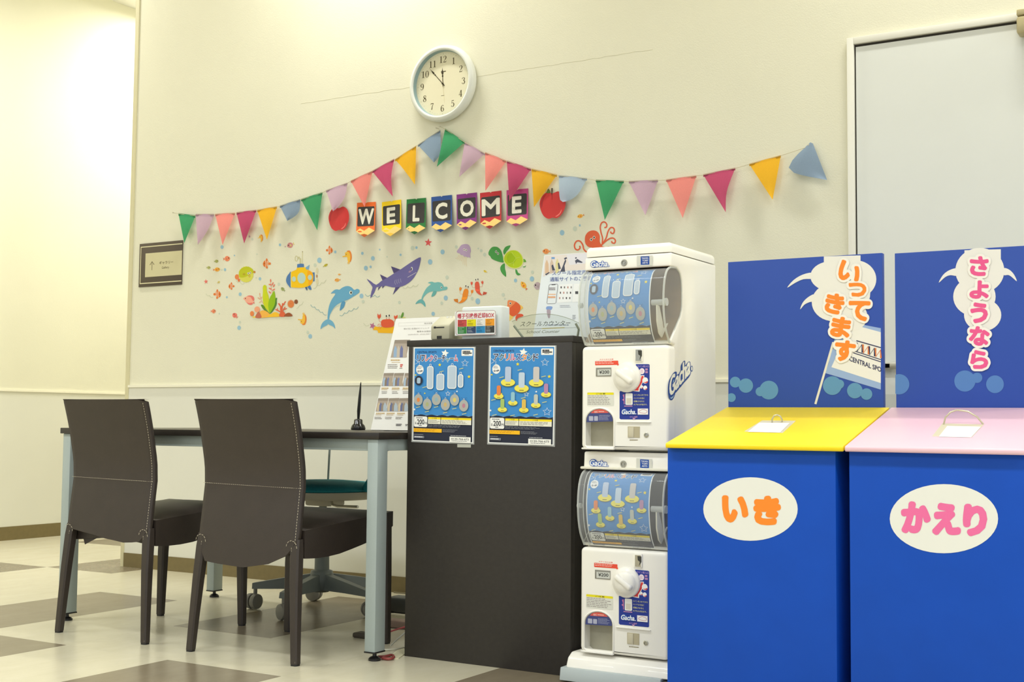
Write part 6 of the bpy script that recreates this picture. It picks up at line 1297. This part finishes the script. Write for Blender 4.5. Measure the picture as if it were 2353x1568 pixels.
P.poly(sm([(640, 230), (570, 245), (510, 290), (470, 362), (530, 310), (580, 292), (640, 296)], 3), CL); P.poly(sm([(1070, 228), (1120, 240), (1165, 285), (1192, 348), (1140, 305), (1110, 290), (1070, 290)], 3), CL); P.build('speech_bubble', h2)
words(h2, [('さ', 755, 115, 930, 300, .05), ('よ', 755, 340, 935, 512, .05), ('う', 760, 545, 925, 738, .05), ('な', 750, 765, 940, 945, .1), ('ら', 762, 985, 930, 1160, .05)], (232, 92, 146), zp)

# ================================================================== CABLES AND BITS UNDER THE TABLE
def cable(px, rad, rgb, rough, label, z=0.004, name='cable'):
    bm = B(); pts = [onZ(x, y, zz) for x, y, zz in [(p[0], p[1], (p[2] if len(p) > 2 else z)) for p in px]]; s = []
    for i in range(len(pts) - 1):
        g = lambda j: pts[min(max(j, 0), len(pts) - 1)]; p0, p1, p2, p3 = g(i - 1), g(i), g(i + 1), g(i + 2)
        for k in range(5):
            t = k / 5; s.append(0.5 * (2 * p1 + (p2 - p0) * t + (2 * p0 - 5 * p1 + 4 * p2 - p3) * t * t + (3 * p1 - p0 - 3 * p2 + p3) * t ** 3))
    s.append(pts[-1]); tube(bm, s, rad, 6); return tag(fin(name, bm, mat('cable_%02x%02x%02x' % rgb, rgb, rough)), label, 'cable')
cable([(876, 1460, .012), (905, 1449, .03), (936, 1440, .05)], 0.0032, (214, 100, 108), 0.5, 'pink cable rising behind the front table leg towards the counter')
cable([(880, 1494), (905, 1493), (936, 1487)], 0.0028, (206, 204, 186), 0.5, 'white cable lying on the floor between table leg and counter')
cable([(898, 1484, .004), (915, 1468, .02), (936, 1450, .045)], 0.0026, (196, 194, 180), 0.5, 'thin pale grey cable looping up beside the chair leg')
cable([(868, 1510), (885, 1509), (900, 1506), (905, 1511), (895, 1515), (878, 1513)], 0.0045, (150, 66, 62), 0.6, 'coiled dark red cable end on the floor by the table foot', 0.006)
cable([(905, 1361.5), (920, 1363), (935, 1364)], 0.003, (120, 112, 84), 0.6, 'thin brown cable along the skirting behind the counter')
bm = B(); p = onZ(925, 1408, 0); box(bm, p.x - 0.06, p.x + 0.07, p.y - 0.03, p.y + 0.05, 0.0, 0.062, 0.01, 3); tag(fin('power_adapter', bm, mat('adapter_charcoal', (62, 64, 60), 0.5)), 'charcoal power adapter block on the floor beside the counter', 'adapter')
bm = B(); p = onZ(918, 1442, 0); box(bm, p.x - 0.09, p.x + 0.06, p.y - 0.035, p.y + 0.03, 0.0, 0.028, 0.008, 3); tag(fin('cable_cover', bm, mat('dusty_rose_plastic', (150, 126, 112), 0.6)), 'dusty rose cable cover on the floor under the table end', 'cable cover')
bm = B(); q = [onZ(x, y, 0.003) for x, y in ((896, 1508), (912, 1495), (928, 1490), (934, 1500), (916, 1513), (905, 1514))]; va = [bm.verts.new(p) for p in q]; vb = [bm.verts.new(p - Vector((0, 0, 0.003))) for p in q]; bm.faces.new(va); bm.faces.new(list(reversed(vb)))
for i in range(6): bm.faces.new((va[i], va[(i + 1) % 6], vb[(i + 1) % 6], vb[i]))
tag(fin('paper_tag', bm, mat('cream_tag', (226, 220, 186), 0.7)), 'crumpled cream paper tag on the floor at the counter corner', 'tag')
bm = B(); p = onZ(832, 1466, 0); box(bm, p.x - 0.03, p.x + 0.05, p.y - 0.02, p.y + 0.03, 0.0, 0.018, 0.006, 2); tag(fin('rubber_block', bm, mat('dark_rubber', (70, 62, 52), 0.7)), 'small dark rubber block on the floor behind the front table leg', 'block')
